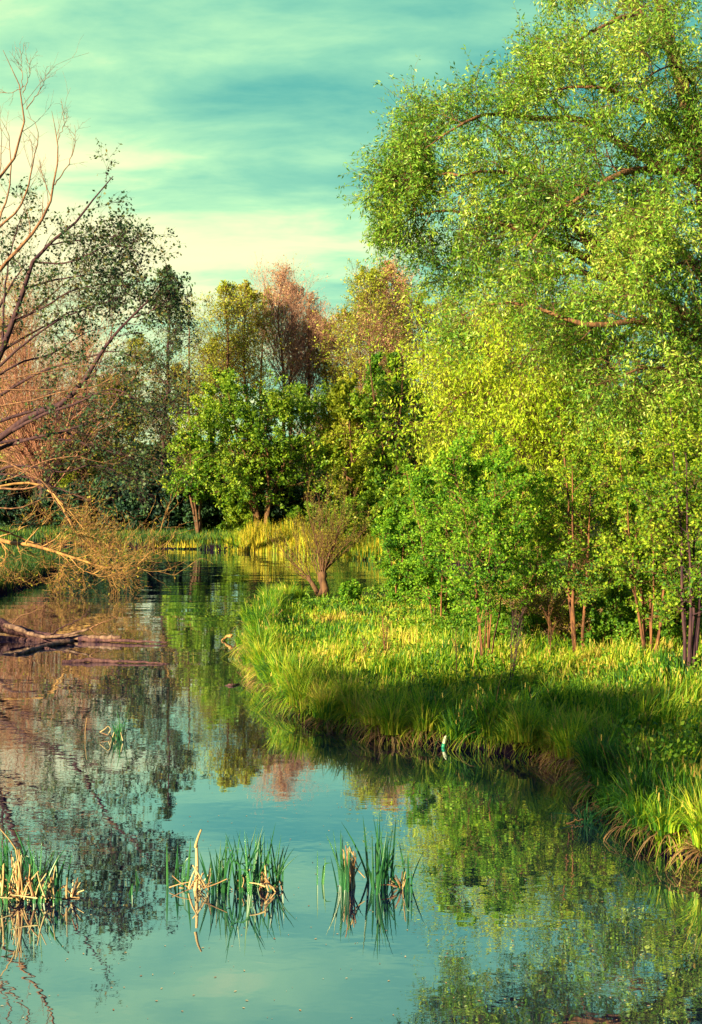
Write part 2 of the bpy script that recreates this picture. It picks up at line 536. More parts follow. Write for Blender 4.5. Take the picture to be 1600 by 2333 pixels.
def sdf(x, y):
    q = np.stack([x, y], -1).astype(float)
    best = np.full(len(q), -1e9)
    for pl in POLYS:
        a = pl
        b = np.roll(pl, -1, axis=0)
        dmin = np.full(len(q), 1e9)
        inside = np.zeros(len(q), bool)
        for p0, p1 in zip(a, b):
            e = p1 - p0
            w = q - p0
            h = np.clip((w @ e) / max(e @ e, 1e-9), 0, 1)
            dmin = np.minimum(dmin, np.hypot(w[:, 0] - h * e[0], w[:, 1] - h * e[1]))
            c = (p0[1] > q[:, 1]) != (p1[1] > q[:, 1])
            if abs(e[1]) > 1e-9:
                inside ^= c & (q[:, 0] < e[0] * (q[:, 1] - p0[1]) / e[1] + p0[0])
        best = np.maximum(best, np.where(inside, dmin, -dmin))
    wob = 0.16 * np.sin(q[:, 0] * 3.1 + 1.9 * np.sin(q[:, 1] * 1.7)) + 0.14 * np.sin(q[:, 1] * 3.7 + 1.6 * np.sin(q[:, 0] * 2.3)) + 0.10 * np.sin(q[:, 0] * 7.1 - q[:, 1] * 5.3)
    return best + wob


def vnoise(x, y, s, seed=0):
    x = x * s + seed * 17.3
    y = y * s + seed * 9.1
    return (np.sin(x * 1.0 + 1.7 * np.sin(y * 0.83 + seed)) + np.sin(y * 1.13 + 1.3 * np.sin(x * 0.71 + 2.1 * seed)) + 0.6 * np.sin(x * 2.3 + y * 1.9 + seed) + 0.5 * np.sin(x * 3.1 - y * 3.7)) / 3.1


def gz(x, y, s=None):
    x = np.atleast_1d(np.asarray(x, float))
    y = np.atleast_1d(np.asarray(y, float))
    if s is None:
        s = sdf(x, y)
    land = 0.38 * (1 - np.exp(-np.maximum(s, 0) / 0.14)) + 0.10 * vnoise(x, y, 0.9, 1) * np.clip(s / 2, 0, 1) + 0.012 * np.maximum(s - 6, 0)
    land = land + 0.02 * np.clip(y - 95, 0, 400)
    return np.where(s >= 0, land, np.maximum(-1.0, s * 1.2))


def zat(x, y):
    return float(gz([x], [y])[0])


def axis(lo, hi, st, far_lo, far_hi):
    a = np.arange(lo, hi, st)
    g = []
    s, p = st, hi
    while p < far_hi:
        g.append(p)
        s *= 1.35
        p += s
    g.append(far_hi)
    h = []
    s, p = st, lo
    while p > far_lo:
        s *= 1.35
        p -= s
        h.append(max(p, far_lo))
    return np.array(h[::-1] + list(a) + g)


gx = axis(-26, 34, 0.33, -600, 600)
gy = axis(8, 92, 0.33, -200, 900)
XX, YY = np.meshgrid(gx, gy)
ZZ = gz(XX.ravel(), YY.ravel())
Vg = np.stack([XX.ravel(), YY.ravel(), ZZ], -1)
nx, ny = len(gx), len(gy)
ii = (np.arange(ny - 1)[:, None] * nx + np.arange(nx - 1)[None, :]).ravel()
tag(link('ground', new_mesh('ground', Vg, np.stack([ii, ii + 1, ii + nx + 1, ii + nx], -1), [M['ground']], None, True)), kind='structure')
wv = np.array([(-600, -200, 0), (600, -200, 0), (600, 140, 0), (-600, 140, 0)], float)
tag(link('water', new_mesh('water', wv, np.array([[0, 1, 2, 3]]), [M['water']])), kind='structure')

# ------------------------------------------------------------------ grass
rngG = np.random.default_rng(11)


def blades(x, y, z, h, w, lean, rng, segs=3, az=None, curve=1.0, mat=0, mesh=None, tip=0.12, th0=0.0):
    """grass blades as bent strips: x,y,z roots; h length; w width; lean radians at the tip"""
    n = len(x)
    if az is None:
        az = rng.uniform(0, 2 * pi, n)
    fa = rng.uniform(0, 2 * pi, n)
    side = np.stack([np.cos(fa), np.sin(fa), np.zeros(n)], -1)
    dirh = np.stack([np.cos(az), np.sin(az), np.zeros(n)], -1)
    pos = np.stack([x, y, z], -1)
    rings = []
    for k in range(segs + 1):
        u = k / segs
        ww = (w * (1 - (1 - tip) * u ** 1.6))[:, None] * 0.5
        rings += [pos - side * ww, pos + side * ww]
        if k < segs:
            th = (th0 + (lean - th0) * ((k + 0.5) / segs) ** curve)[:, None]
            pos = pos + (h / segs)[:, None] * (np.sin(th) * dirh + np.cos(th) * np.array([0, 0, 1.0]))
    V = np.stack(rings, 1).reshape(-1, 3)
    nv = 2 * (segs + 1)
    b = (np.arange(n) * nv)[:, None]
    F = np.concatenate([np.stack([b + 2 * k, b + 2 * k + 1, b + 2 * k + 3, b + 2 * k + 2], -1) for k in range(segs)], 1).reshape(-1, 4)
    if mesh is not None:
        mesh.add(V, F, mat)
    return pos


def heads(tipp, rng, mesh, mat, L=0.10, w=0.026):
    n = len(tipp)
    az = rng.uniform(0, 2 * pi, n)
    blades(tipp[:, 0], tipp[:, 1], tipp[:, 2] - 0.02, rng.uniform(0.7, 1.3, n) * L, np.full(n, w), rng.uniform(0.0, 0.5, n), rng, 2, az, 1.0, mat, mesh, 0.5)


def frustum_scatter(n, d0, d1, margin, rng, power=1.0):
    """random ground points in the wedge the camera (and a step aside) could see; denser up close"""
    u = rng.random(n)
    D = 1 / (1 / d0 + (1 / d1 - 1 / d0) * u) if power else d0 + (d1 - d0) * u
    X = rng.uniform(-(0.31 * D + margin), 0.31 * D + margin)
    return X, D


gm = Mesh()
# meadow on the near bank: longer, tussocky
for d0, d1, n, hm in ((13, 28, 150000, 0.5), (28, 56, 130000, 0.5)):
    X, Y = frustum_scatter(n, d0, d1, 2.0, rngG)
    s = sdf(X, Y)
    tus = vnoise(X, Y, 2.6, 3)
    keep = (s > 0.02) & (X > -6) & (rngG.random(n) < 0.75 + 0.5 * tus)
    X, Y, s, tus = X[keep], Y[keep], s[keep], tus[keep]
    Z = gz(X, Y, s)
    patch = vnoise(X, Y, 0.55, 5)
    h = hm * (0.72 + 0.42 * tus + 0.3 * patch) * rngG.uniform(0.5, 1.4, len(X))
    h = np.clip(h, 0.12, 1.2) * np.clip(1.0 - (Y - 30) / 24, 0.4, 1.0)
    az = vnoise(X, Y, 0.8, 7) * 3 + rngG.normal(0, 1.1, len(X))
    tips = blades(X, Y, Z - 0.03, h, rngG.uniform(0.014, 0.030, len(X)) * (1 + Y / 80), rngG.uniform(0.1, 1.7, len(X)), rngG, 3, az, 1.2, 0, gm)
    hd = rngG.random(len(X)) < np.clip(0.02 + 0.10 * np.clip(vnoise(X, Y, 0.7, 9) - 0.1, 0, 1), 0, 1)
    heads(tips[hd] + np.array([0, 0, 0.03]), rngG, gm, 1)
    dd = rngG.random(len(X)) < 0.02 + 0.14 * np.clip(vnoise(X, Y, 0.9, 14) - 0.45, 0, 1)
    blades(X[dd], Y[dd], Z[dd], h[dd] * 0.8, np.full(dd.sum(), 0.014), rngG.uniform(0.2, 1.6, dd.sum()), rngG, 3, None, 1.0, 2, gm)
tag(link('grass', gm.build('grass', [M['grass'], M['grass_head'], M['dead_grass']])), 'tall green meadow grass with tan seed heads covering the near bank', 'grass', kind='stuff')

# big drooping sedge tussocks along the edge of the near bank
sm = Mesh()
edge = np.array([G(x, y)[:2] for x, y in PEN[2:25]])
seg = np.linalg.norm(np.diff(edge, axis=0), axis=1)
cum = np.concatenate([[0], np.cumsum(seg)])
tpos = []
p = 0.2
while p < cum[-1]:
    i = min(np.searchsorted(cum, p, side='right') - 1, len(seg) - 1)
    q = edge[i] + (edge[i + 1] - edge[i]) * (p - cum[i]) / seg[i]
    tpos.append(q)
    p += rngG.uniform(0.16, 0.5)
tpos = np.array(tpos)
for (tx, ty) in tpos:
    cz = rngG.uniform(0.12, 0.42)
    big = rngG.uniform(0.5, 1.2)
    ox, oy = rngG.normal(0, 0.2, 2)
    n = int(200 * big)
    a = rngG.uniform(0, 2 * pi, n)
    rr = 0.22 * np.sqrt(rngG.random(n))
    x = tx + ox + rr * np.cos(a)
    y = ty + oy + rr * np.sin(a) + 0.02
    lean = rngG.uniform(0.3, 2.5, n) ** 1.0
    L = rngG.uniform(0.4, 0.95, n) * big * 0.95
    tips = blades(x, y, np.full(n, cz), L, rngG.uniform(0.014, 0.030, n), lean, rngG, 5, a + rngG.normal(0, 0.4, n), 1.1, 0, sm)
    k = rngG.random(n) < 0.03
    k &= lean < 1.2
    if k.any():
        heads(tips[k], rngG, sm, 1)
    # dead skirt under the tussock
    n2 = int(90 * big) if rngG.random() < 0.35 else 6
    a = rngG.uniform(0, 2 * pi, n2)
    blades(tx + ox + 0.2 * np.cos(a), ty + oy + 0.2 * np.sin(a) + 0.08, np.full(n2, cz - 0.05), rngG.uniform(0.25, 0.65, n2), np.full(n2, 0.02), rngG.uniform(2.3, 3.1, n2), rngG, 4, a, 0.8, 2, sm, th0=rngG.uniform(0.6, 1.6, n2))
n = 400000
X = rngG.uniform(-8, 14, n)
Y = rngG.uniform(13, 42, n)
s = sdf(X, Y)
k = (s > -0.04) & (s < 0.45) & (X > -5.2 )
X, Y, s = X[k], Y[k], s[k]
e_ = 0.15
gxx = sdf(X + e_, Y) - sdf(X - e_, Y)
gyy = sdf(X, Y + e_) - sdf(X, Y - e_)
out = np.arctan2(-gyy, -gxx)
clump = vnoise(X, Y, 3.1, 12)
k = rngG.random(len(X)) < 0.55 + 0.6 * clump
X, Y, s, out, clump = X[k], Y[k], s[k], out[k], clump[k]
q = rngG.random(len(X)) < 0.10
for mi, k in ((0, ~q), (2, q)):
    m_ = k.sum()
    blades(X[k], Y[k], 0.06 + gz(X[k], Y[k], s[k]) * 0.9, (0.52 + 0.35 * clump[k]) * rngG.uniform(0.5, 1.3, m_), rngG.uniform(0.014, 0.030, m_), rngG.uniform(0.2, 2.5, m_), rngG, 4, out[k] + rngG.normal(0, 0.9, m_), 1.2, mi, sm)
# blades rooted on the lip that arch outward and hang down over the shade-toned bank foot
k = (s > 0.05) & (s < 0.40)
X, Y, s, out, clump = X[k], Y[k], s[k], out[k], clump[k]
X, Y = X + rngG.normal(0, 0.03, len(X)), Y + rngG.normal(0, 0.03, len(X))
q = rngG.random(len(X)) < 0.02 + 0.35 * np.clip(vnoise(X, Y, 1.7, 21) - 0.2, 0, 1)
for mi, k in ((0, ~q), (2, q)):
    m_ = k.sum()
    blades(X[k], Y[k], np.maximum(gz(X[k], Y[k], s[k]), 0.22), (0.72 + 0.25 * clump[k]) * rngG.uniform(0.6, 1.3, m_), rngG.uniform(0.014, 0.030, m_), rngG.uniform(2.2, 3.1, m_), rngG, 5, out[k] + rngG.normal(0, 0.6, m_), 0.7, mi, sm, th0=rngG.uniform(0.2, 1.3, m_))
tag(link('sedge', sm.build('sedge', [M['grass'], M['grass_head'], M['dead_grass']])), 'drooping green sedge hanging over the water along the near bank edge', 'sedge', kind='stuff')

# far bank grass, left bank grass
fm = Mesh()
X, Y = frustum_scatter(150000, 60, 92, 4, rngG, 0)
s = sdf(X, Y)
k = (s > -0.2) & (s < 14)
X, Y, s = X[k], Y[k], s[k]
h = 0.65 * rngG.uniform(0.5, 1.3, len(X)) * (0.85 + 0.4 * vnoise(X, Y, 0.8, 4))
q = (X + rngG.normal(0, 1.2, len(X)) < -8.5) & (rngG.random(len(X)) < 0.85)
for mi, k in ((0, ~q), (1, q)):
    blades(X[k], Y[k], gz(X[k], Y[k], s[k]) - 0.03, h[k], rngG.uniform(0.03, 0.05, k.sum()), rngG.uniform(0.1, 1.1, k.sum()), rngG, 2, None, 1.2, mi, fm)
tag(link('grass', fm.build('far_grass', [M['grass'], M['grass_dark']])), 'short grass strip along the far bank below the woodland', 'grass', kind='stuff')
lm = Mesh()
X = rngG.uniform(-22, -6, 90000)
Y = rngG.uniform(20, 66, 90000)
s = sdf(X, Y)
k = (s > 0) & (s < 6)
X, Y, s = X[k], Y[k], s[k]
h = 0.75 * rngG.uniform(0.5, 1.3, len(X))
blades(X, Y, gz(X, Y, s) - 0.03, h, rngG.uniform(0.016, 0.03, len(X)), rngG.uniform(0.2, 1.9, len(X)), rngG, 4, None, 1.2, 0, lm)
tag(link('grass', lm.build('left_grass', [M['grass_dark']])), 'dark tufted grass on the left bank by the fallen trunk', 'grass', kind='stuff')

# golden reeds at the far bank
rm = Mesh()
n = 16000
u = rngG.random(n)
px = 520 + (910 - 520) * u + rngG.normal(0, 12, n)
py = np.interp(px, [x for x, _ in FAR], [y for _, y in FAR]) - rngG.random(n) * 17 + 1.5
D = CH * FPX / (py - HZ)
X = (px - 800) / FPX * D
dens = 0.55 + 0.45 * vnoise(X, D, 1.4, 2)
left = px < 700
k = rngG.random(n) < np.where(left, 1.0, 0.75) * np.clip(vnoise(X, D, 0.9, 3) + 0.75, 0.25, 1) * (0.45 + dens)
X, D, left = X[k], D[k], left[k]
z = np.maximum(gz(X, D), -0.1)
h = np.where(left, 1.35, 0.95) * rngG.uniform(0.35, 1.3, len(X)) * (0.7 + 0.7 * vnoise(X, D, 1.3, 5)) * np.clip((px[k] - 515) / 60, 0.3, 1)
mt = rngG.random(len(X)) < np.where(left, 0.3, 0.55)
for mi, q in ((0, ~mt), (1, mt)):
    blades(X[q], D[q], z[q], h[q], rngG.uniform(0.03, 0.055, q.sum()), rngG.uniform(0.02, 0.7, q.sum()), rngG, 3, None, 1.5, mi, rm)
X2 = rngG.uniform(-11.0, -8.0, 500) - rngG.random(500) ** 2 * 2
D2 = rngG.uniform(72.2, 73.6, 500)
blades(X2, D2, np.full(500, 0.1), rngG.uniform(0.1, 0.9, 500) * (rngG.random(500) ** 1.5), np.full(500, 0.035), rngG.uniform(0.02, 0.9, 500), rngG, 3, None, 1.5, 0, rm)
tag(link('reeds', rm.build('reeds', [M['gold_reed'], M['grass']])), 'sunlit golden reeds standing along the far water edge', 'reeds', kind='stuff')

# leafy herbs under the saplings
hm = Mesh()
n = 36000
X, Y = frustum_scatter(n, 18, 56, 2.0, rngG)
s = sdf(X, Y)
dens = np.clip((X - (-1.0)) / 5.0, 0, 1) * np.clip((Y - 29) / 4.0, 0, 1)
dens = np.maximum(np.maximum(dens, ((Y > 40) & (X > -2.0)) * 0.8), 0.12)
k = (s > 0.3) & (rngG.random(n) < dens * (0.5 + 0.7 * vnoise(X, Y, 0.9, 6)))
X, Y, s = X[k], Y[k], s[k]
Z = gz(X, Y, s)
hh = rngG.uniform(0.2, 0.8, len(X)) * np.clip(1.0 - (Y - 30) / 24, 0.35, 1.0) * (0.8 + 0.4 * vnoise(X, Y, 0.7, 8))
stems = np.stack([np.stack([X, Y, Z], -1), np.stack([X + rngG.normal(0, .05, len(X)), Y, Z + hh], -1)], 1)
V, F = leaf_mesh(stems, 14, 0.09, 0.055, rngG, 0.2, 0.1, 1.0, 0.06, 0.2)
hm.add(V, F, 0)
tag(link('herbs', hm.build('herbs', [M['herb_leaf']])), 'low leafy nettles and herbs growing under the saplings', 'herbs', kind='stuff')


# ------------------------------------------------------------------ trees
def finish_tree(name, label, cat, loc, wood, leaves, bark, leafm, group=None, twig=None, crown_name='crown', trunk_name='trunk', rotz=0.0):
    root = link(name, None, loc)
    root.rotation_euler = (0, 0, rotz)
    tag(root, label, cat, group)
    wm = Mesh()
    for V_, F_, mi in wood:
        wm.add(V_, F_, mi)
    link(trunk_name, wm.build(trunk_name, [M[bark], M[twig or bark]], True), (0, 0, 0), root)
    if leaves:
        cm = Mesh()
        for V_, F_ in leaves:
            cm.add(V_, F_)
        link(crown_name, cm.build(crown_name, [M[leafm]]), (0, 0, 0), root)
    return root


def relabel(o, label):
    o['label'] = label
    return o


def alder(label, loc, H, rng, spread=0.2, bare=0.28, leafm='alder_leaf', bark='bark_brown', twig=None, leafn=6, lsize=0.15, m1=44, up=0.075, ang=58, r=None, group=None, name='alder_tree', shape=1.0, lean=0.0):
    K = 14
    t = np.linspace(0, 1, K)
    tr = np.zeros((1, K, 3))
    tr[0, :, 2] = t * H
    tr[0, :, 0] = np.cumsum(rng.normal(0, 0.006 * H, K)) * (t > 0) + lean * t * H
    tr[0, :, 1] = np.cumsum(rng.normal(0, 0.006 * H, K)) * (t > 0)
    tr[0, 0, :2] = 0
    R0 = (r or 0.0105 * H) * (1 - 0.88 * t)[None, :]
    prof = lambda t_, pl: H * spread * np.minimum(np.clip(np.sin(pi * np.clip((t_ - bare * 0.55) / (1.06 - bare * 0.55), 0, 1) ** shape), 0.12, 1) ** 0.8, (1.03 - t_) * 3.4)
    b1, r1 = grow(tr, R0, int(m1 * 1.25), bare, 0.985, ang, prof, 7, up, 0.10, rng, 0.38, 0.012)
    b2, r2 = grow(b1, r1, 10, 0.12, 1.0, 46, 0.6, 5, up * 0.8, 0.14, rng, 0.5, 0.010)
    b3, r3 = grow(b2, r2, 4, 0.15, 1.0, 42, 0.95, 4, up * 0.8, 0.16, rng, 0.6, 0.009)
    wood = [(*tubes(tr, R0, 8), 0), (*tubes(b1, r1, 5), 0), (*tubes(b2, r2, 3), 1), (*tubes(b3, r3, 3), 1)]
    lv = []
    if leafn:
        lv = [leaf_mesh(b3, leafn, lsize, lsize * 0.62, rng, 0.1, 0.1, 0.9, 0.06)]
    return finish_tree(name, label, 'tree', loc, wood, lv, bark, leafm, group, twig)


def broad(label, loc, H, Wd, rng, stems=4, leafm='dense_leaf', bark='bark_brown', twig=None, leafn=9, lsize=0.16, lean=0.35, base=0.2, m1=11, m2=7, m3=5, group=None, name='leafy_tree', cat='tree', r=None, up=0.05, asp=0.62, offset=(0, 0), trunk_name='trunk', lw=(1, 1)):
    """several leaning stems, rounded crown about Wd wide"""
    K = 9
    st = np.zeros((stems, K, 3))
    t = np.linspace(0, 1, K)
    for i in range(stems):
        a = 2 * pi * (i + rng.uniform(-.3, .3)) / stems
        reach = Wd * lean * rng.uniform(0.5, 1.0)
        h = H * rng.uniform(0.72, 0.93)
        st[i, :, 0] = 0.12 * cos(a) + (reach * cos(a)) * t ** 1.2 + offset[0] * t
        st[i, :, 1] = 0.12 * sin(a) + (reach * sin(a)) * t ** 1.2 + offset[1] * t
        st[i, :, 2] = h * t ** 0.95
        st[i, 1:, :2] += np.cumsum(rng.normal(0, 0.02 * Wd, (K - 1, 2)), axis=0) * 0.6
    R0 = (r or 0.014 * H) * (1 - 0.85 * t)[None, :] * rng.uniform(0.7, 1.1, (stems, 1))
    prof = lambda t_, pl: Wd * 0.36 * np.clip(np.sin(pi * np.clip((t_ + 0.12) / 1.2, 0, 1)), 0.35, 1)
    b1, r1 = grow(st, R0, m1, base, 1.0, 62, prof, 6, up, 0.14, rng, 0.42, 0.010)
    b2, r2 = grow(b1, r1, m2, 0.2, 1.0, 48, 0.6, 5, up * 0.6, 0.18, rng, 0.5, 0.007)
    b3, r3 = grow(b2, r2, m3, 0.1, 1.0, 50, 0.55, 4, up * 0.4, 0.2, rng, 0.6, 0.005)
    wood = [(*tubes(st, R0, 8), 0), (*tubes(b1, r1, 5), 0), (*tubes(b2, r2, 3), 1), (*tubes(b3, r3, 3), 1)]
    lv = []
    if leafn:
        lv = [leaf_mesh(b3, leafn, lsize * lw[0], lsize * asp * lw[1], rng, 0.0, 0.15, 1.0, lsize * 0.35)]
    return finish_tree(name, label, cat, loc, wood, lv, bark, leafm, group, twig, trunk_name=trunk_name)


def gloc(px, D, dz=-0.1):
    x = (px - 800) / FPX * D
    return (x, D, zat(x, D) + dz)


def Htop(py, D, z0=0.6):
    return CH - (py - HZ) / FPX * D - z0


rT = np.random.default_rng(5)
WOOD = 'trees of the wood on the far bank'
# back row woodland: each its own tree
alder('tall alder with mid green flat topped crown, left of the pink brown crown', gloc(520, 86), Htop(640, 86), rT, 0.19, 0.5, 'alder_leaf', leafn=3, m1=42)
alder('alder with a narrow green crown touching the left side of the pink brown crown', gloc(566, 88), Htop(638, 88), rT, 0.16, 0.5, 'alder_leaf', leafn=3, m1=42)
alder('slim pale green tree with see-through crown, left of the green alder pair', gloc(440, 87), Htop(665, 87), rT, 0.17, 0.22, 'pale_leaf', leafn=1, m1=30, name='birch_tree')
alder('tallest bare looking tree with pink brown twigs in the middle of the far wood', gloc(632, 90), Htop(608, 90), rT, 0.22, 0.50, 'rust_leaf', 'bark_brown', 'twig_rust', leafn=1, lsize=0.13, m1=50, up=0.16, ang=42)
alder('pink brown tree of fine twigs just right of the tallest bare crown', gloc(690, 92), Htop(672, 92), rT, 0.2, 0.3, 'rust_leaf', 'bark_brown', 'twig_rust', leafn=1, lsize=0.13, m1=50, up=0.14, ang=45)
alder('dark rust coloured tree at the dip in the skyline', gloc(742, 94), Htop(725, 94), rT, 0.2, 0.3, 'alder_leaf', 'bark_dark', 'twig_rust', leafn=5, m1=46, up=0.1)
alder('tall alder with a pointed green and rust crown, right of the dip in the skyline', gloc(842, 86), Htop(610, 86), rT, 0.21, 0.32, 'alder_leaf', leafn=4, m1=50)
alder('reddish thin crowned tree beside the willow edge', gloc(900, 88), Htop(598, 88), rT, 0.2, 0.34, 'rust_leaf', 'bark_brown', 'twig_rust', leafn=4, lsize=0.13, m1=50, up=0.13, ang=44)
alder('slender yellow green tree standing half behind the willow drapes', gloc(965, 86), Htop(668, 86), rT, 0.18, 0.3, 'pale_leaf', leafn=4, m1=44, name='birch_tree')
alder('thin reddish tree seen through the willow leaves', gloc(1035, 90), Htop(680, 90), rT, 0.17, 0.3, 'rust_leaf', 'bark_brown', 'twig_rust', leafn=4, lsize=0.13, m1=48, up=0.1)
alder('dark narrow alder behind the left leafy boughs', gloc(372, 80), Htop(592, 80), rT, 0.105, 0.2, 'left_leaf', 'bark_dark', leafn=3, m1=54, lsize=0.17)
alder('lower dark green alder between the pollard willow and the dark narrow alder', gloc(262, 86), Htop(850, 86), rT, 0.22, 0.18, 'alder_leaf', 'bark_dark', leafn=7, m1=48)
alder('dark green alder close behind the orange pollard willow', gloc(175, 90), Htop(880, 90), rT, 0.22, 0.18, 'alder_leaf', 'bark_dark', leafn=5, m1=48)
alder('pale twiggy alder at the left border of the far wood', gloc(20, 90), Htop(720, 90), rT, 0.22, 0.2, 'rust_leaf', 'bark_brown', 'twig_pink', leafn=3, m1=48, lsize=0.14)

for px, D, top, k, lb in [(487, 91, 770, 'g', 'mid green alder filling the gap between the pale slim tree and the flat topped alder'), (602, 93, 655, 'g', 'green alder squeezed against the left flank of the tallest bare looking tree'),
                          (664, 94, 645, 'r', 'pink brown tree between the tallest bare one and its right neighbour'), (716, 95, 705, 'r', 'short pink brown tree left of the skyline dip'), (775, 93, 705, 'g', 'dark green alder right of the skyline dip'),
                          (808, 91, 660, 'g', 'green alder forming the left shoulder of the pointed alder'), (872, 92, 625, 'r', 'thin rust tree between the pointed alder and the reddish one'), (935, 91, 640, 'r', 'thin rust tree at the very edge of the willow'),
                          (1100, 90, 690, 'g', 'green alder seen through the gap under the willow limbs'), (1180, 92, 660, 'r', 'reddish tree seen through the willow, right of the thin one'), (410, 92, 830, 'g', 'lower green alder left of the pale slim tree'), (320, 92, 760, 'g', 'lower alder left of the dark narrow alder'), (1290, 92, 700, 'g', 'green alder hidden mostly by the gold willow')]:
    if k == 'g':
        alder(lb, gloc(px, D), Htop(top, D), rT, 0.17, 0.5 if 480 < px < 720 else 0.42, 'alder_leaf', leafn=3, m1=36)
    else:
        alder(lb, gloc(px, D), Htop(top, D), rT, 0.17, 0.55 if 480 < px < 720 else 0.38, 'rust_leaf', 'bark_brown', 'twig_rust', leafn=3, lsize=0.13, m1=38, up=0.14, ang=44)

# a deeper row that closes the wood
fill = broad('round green tree deep in the wood behind the alders', gloc(800, 100), 12.5, 9, rT, 3, 'dense_leaf', 'bark_dark', leafn=11, lsize=0.3, base=0.08, group=WOOD)
fills = [(40, 99, .8, 'round green tree deep in the wood at its left border'), (150, 97, .7, 'round green tree deep in the wood behind the pollard willow'), (250, 100, .62, 'round green tree deep in the wood right of the pollard willow'),
         (335, 98, .62, 'round green tree deep in the wood below the dark narrow alder'), (470, 102, .5, 'low round tree deep in the wood below the pale slim tree'), (585, 100, .55, 'round green tree deep in the wood behind the broad green tree'),
         (690, 99, .66, 'round green tree deep in the wood below the pink brown crowns'), (760, 104, .8, 'round green tree deep in the wood under the dip in the skyline'), (880, 98, .75, 'round green tree deep in the wood below the pointed alder'), (985, 99, .85, 'round green tree deep in the wood behind the slender yellow green tree'),
         (1090, 96, 1.1, 'round green tree behind the left part of the willow'), (1200, 95, 1.0, 'round green tree behind the middle of the willow'), (1320, 96, 1.15, 'round green tree behind the right part of the willow'),
         (1440, 95, 1.05, 'round green tree behind the willow trunk'), (1570, 96, 1.15, 'round green tree behind the right border of the willow'), (-90, 98, 1.1, 'round green tree left of the far wood')]
fill.location = gloc(*fills[0][:2])
for i, (px, D, s, lb) in enumerate(fills):
    o = fill if i == 0 else copy_tree(fill)
    o.location = gloc(px, D)
    o.rotation_euler = (0, 0, i * 2.1)
    o.scale = (s, s, s)
    o['label'] = lb
    o['group'] = WOOD

# middle storey of the far wood
broad('broad dense green tree leaning over the golden reeds on several bent trunks', gloc(600, 77), Htop(835, 77), 12.0, np.random.default_rng(77), 6, 'dense_leaf', 'bark_willow', 'bark_brown', leafn=13, lsize=0.19, lean=0.36, base=0.2, m1=15, r=0.2, offset=(-0.4, 0))
broad('smaller green tree with crown hanging low, left of the broad green tree', gloc(455, 78), Htop(935, 78), 5.2, rT, 3, 'dense_leaf', 'bark_brown', leafn=11, lsize=0.19, lean=0.3, base=0.3, r=0.13)
broad('yellow green tree with leaning trunks right of the broad green tree', gloc(800, 76), Htop(800, 76), 6.4, rT, 4, 'alder_leaf', 'bark_willow', leafn=11, lsize=0.2, lean=0.3, base=0.25, m1=14, r=0.15)
broad('leafy yellow green tree in front of the reddish crowns beside the willow', gloc(905, 74), Htop(760, 74), 6.6, rT, 4, 'dense_leaf', 'bark_willow', leafn=11, lsize=0.19, lean=0.3, base=0.22, m1=14, r=0.2)
broad('round green bush tree behind the end of the channel', gloc(1010, 73), Htop(900, 73), 6.5, rT, 4, 'willow_leaf', 'bark_brown', leafn=11, lsize=0.19, lean=0.35, base=0.1)

# undergrowth
UG = 'bushes along the foot of the far wood'
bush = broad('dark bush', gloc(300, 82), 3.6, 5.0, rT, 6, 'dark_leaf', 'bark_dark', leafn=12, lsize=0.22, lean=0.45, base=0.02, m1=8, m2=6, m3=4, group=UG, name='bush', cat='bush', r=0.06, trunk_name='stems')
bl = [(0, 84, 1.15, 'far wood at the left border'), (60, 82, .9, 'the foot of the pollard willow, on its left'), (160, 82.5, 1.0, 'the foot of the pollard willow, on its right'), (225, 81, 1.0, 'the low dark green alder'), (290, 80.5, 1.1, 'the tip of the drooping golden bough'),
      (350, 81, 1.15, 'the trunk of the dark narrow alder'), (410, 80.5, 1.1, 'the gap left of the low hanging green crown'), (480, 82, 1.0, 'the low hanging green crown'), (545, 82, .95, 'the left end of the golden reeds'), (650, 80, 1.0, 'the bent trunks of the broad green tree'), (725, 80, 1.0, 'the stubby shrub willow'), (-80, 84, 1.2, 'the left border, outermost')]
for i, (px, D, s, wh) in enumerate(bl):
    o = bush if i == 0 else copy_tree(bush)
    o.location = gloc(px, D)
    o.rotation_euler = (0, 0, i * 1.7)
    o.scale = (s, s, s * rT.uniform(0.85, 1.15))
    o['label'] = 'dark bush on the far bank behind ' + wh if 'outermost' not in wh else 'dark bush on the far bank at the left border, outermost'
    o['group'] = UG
bb = broad('lit bush', gloc(780, 73), 3.2, 3.6, rT, 6, 'dense_leaf', 'bark_brown', leafn=12, lsize=0.15, lean=0.4, base=0.03, m1=8, m2=6, m3=5, name='bush', cat='bush', r=0.05, trunk_name='stems')
LB = 'bright green bushes by the channel'
lbs = [(775, 73, .95, 'sunlit green bush above the yellow grass right of the shrub willow'), (835, 71, 1.0, 'sunlit green bush behind the grass at the narrow end of the channel'), (890, 69, 1.25, 'tall bright bush at the right end of the channel'), (950, 67, 1.35, 'bright bush behind the left sapling crown'),
       (560, 78, .8, 'sunlit green bush behind the left end of the golden reeds'), (690, 76, .8, 'sunlit green bush among the bent trunks above the golden reeds'), (1060, 66, 1.3, 'bright bush behind the middle of the big sapling'), (1180, 64, 1.5, 'bright bush behind the slim sapling')]
for i, (px, D, s, lb) in enumerate(lbs):
    o = bb if i == 0 else copy_tree(bb)
    o.location = gloc(px, D)
    o.rotation_euler = (0, 0, i * 2.3)
    o.scale = (s, s, s)
    o['label'] = lb
    o['group'] = LB

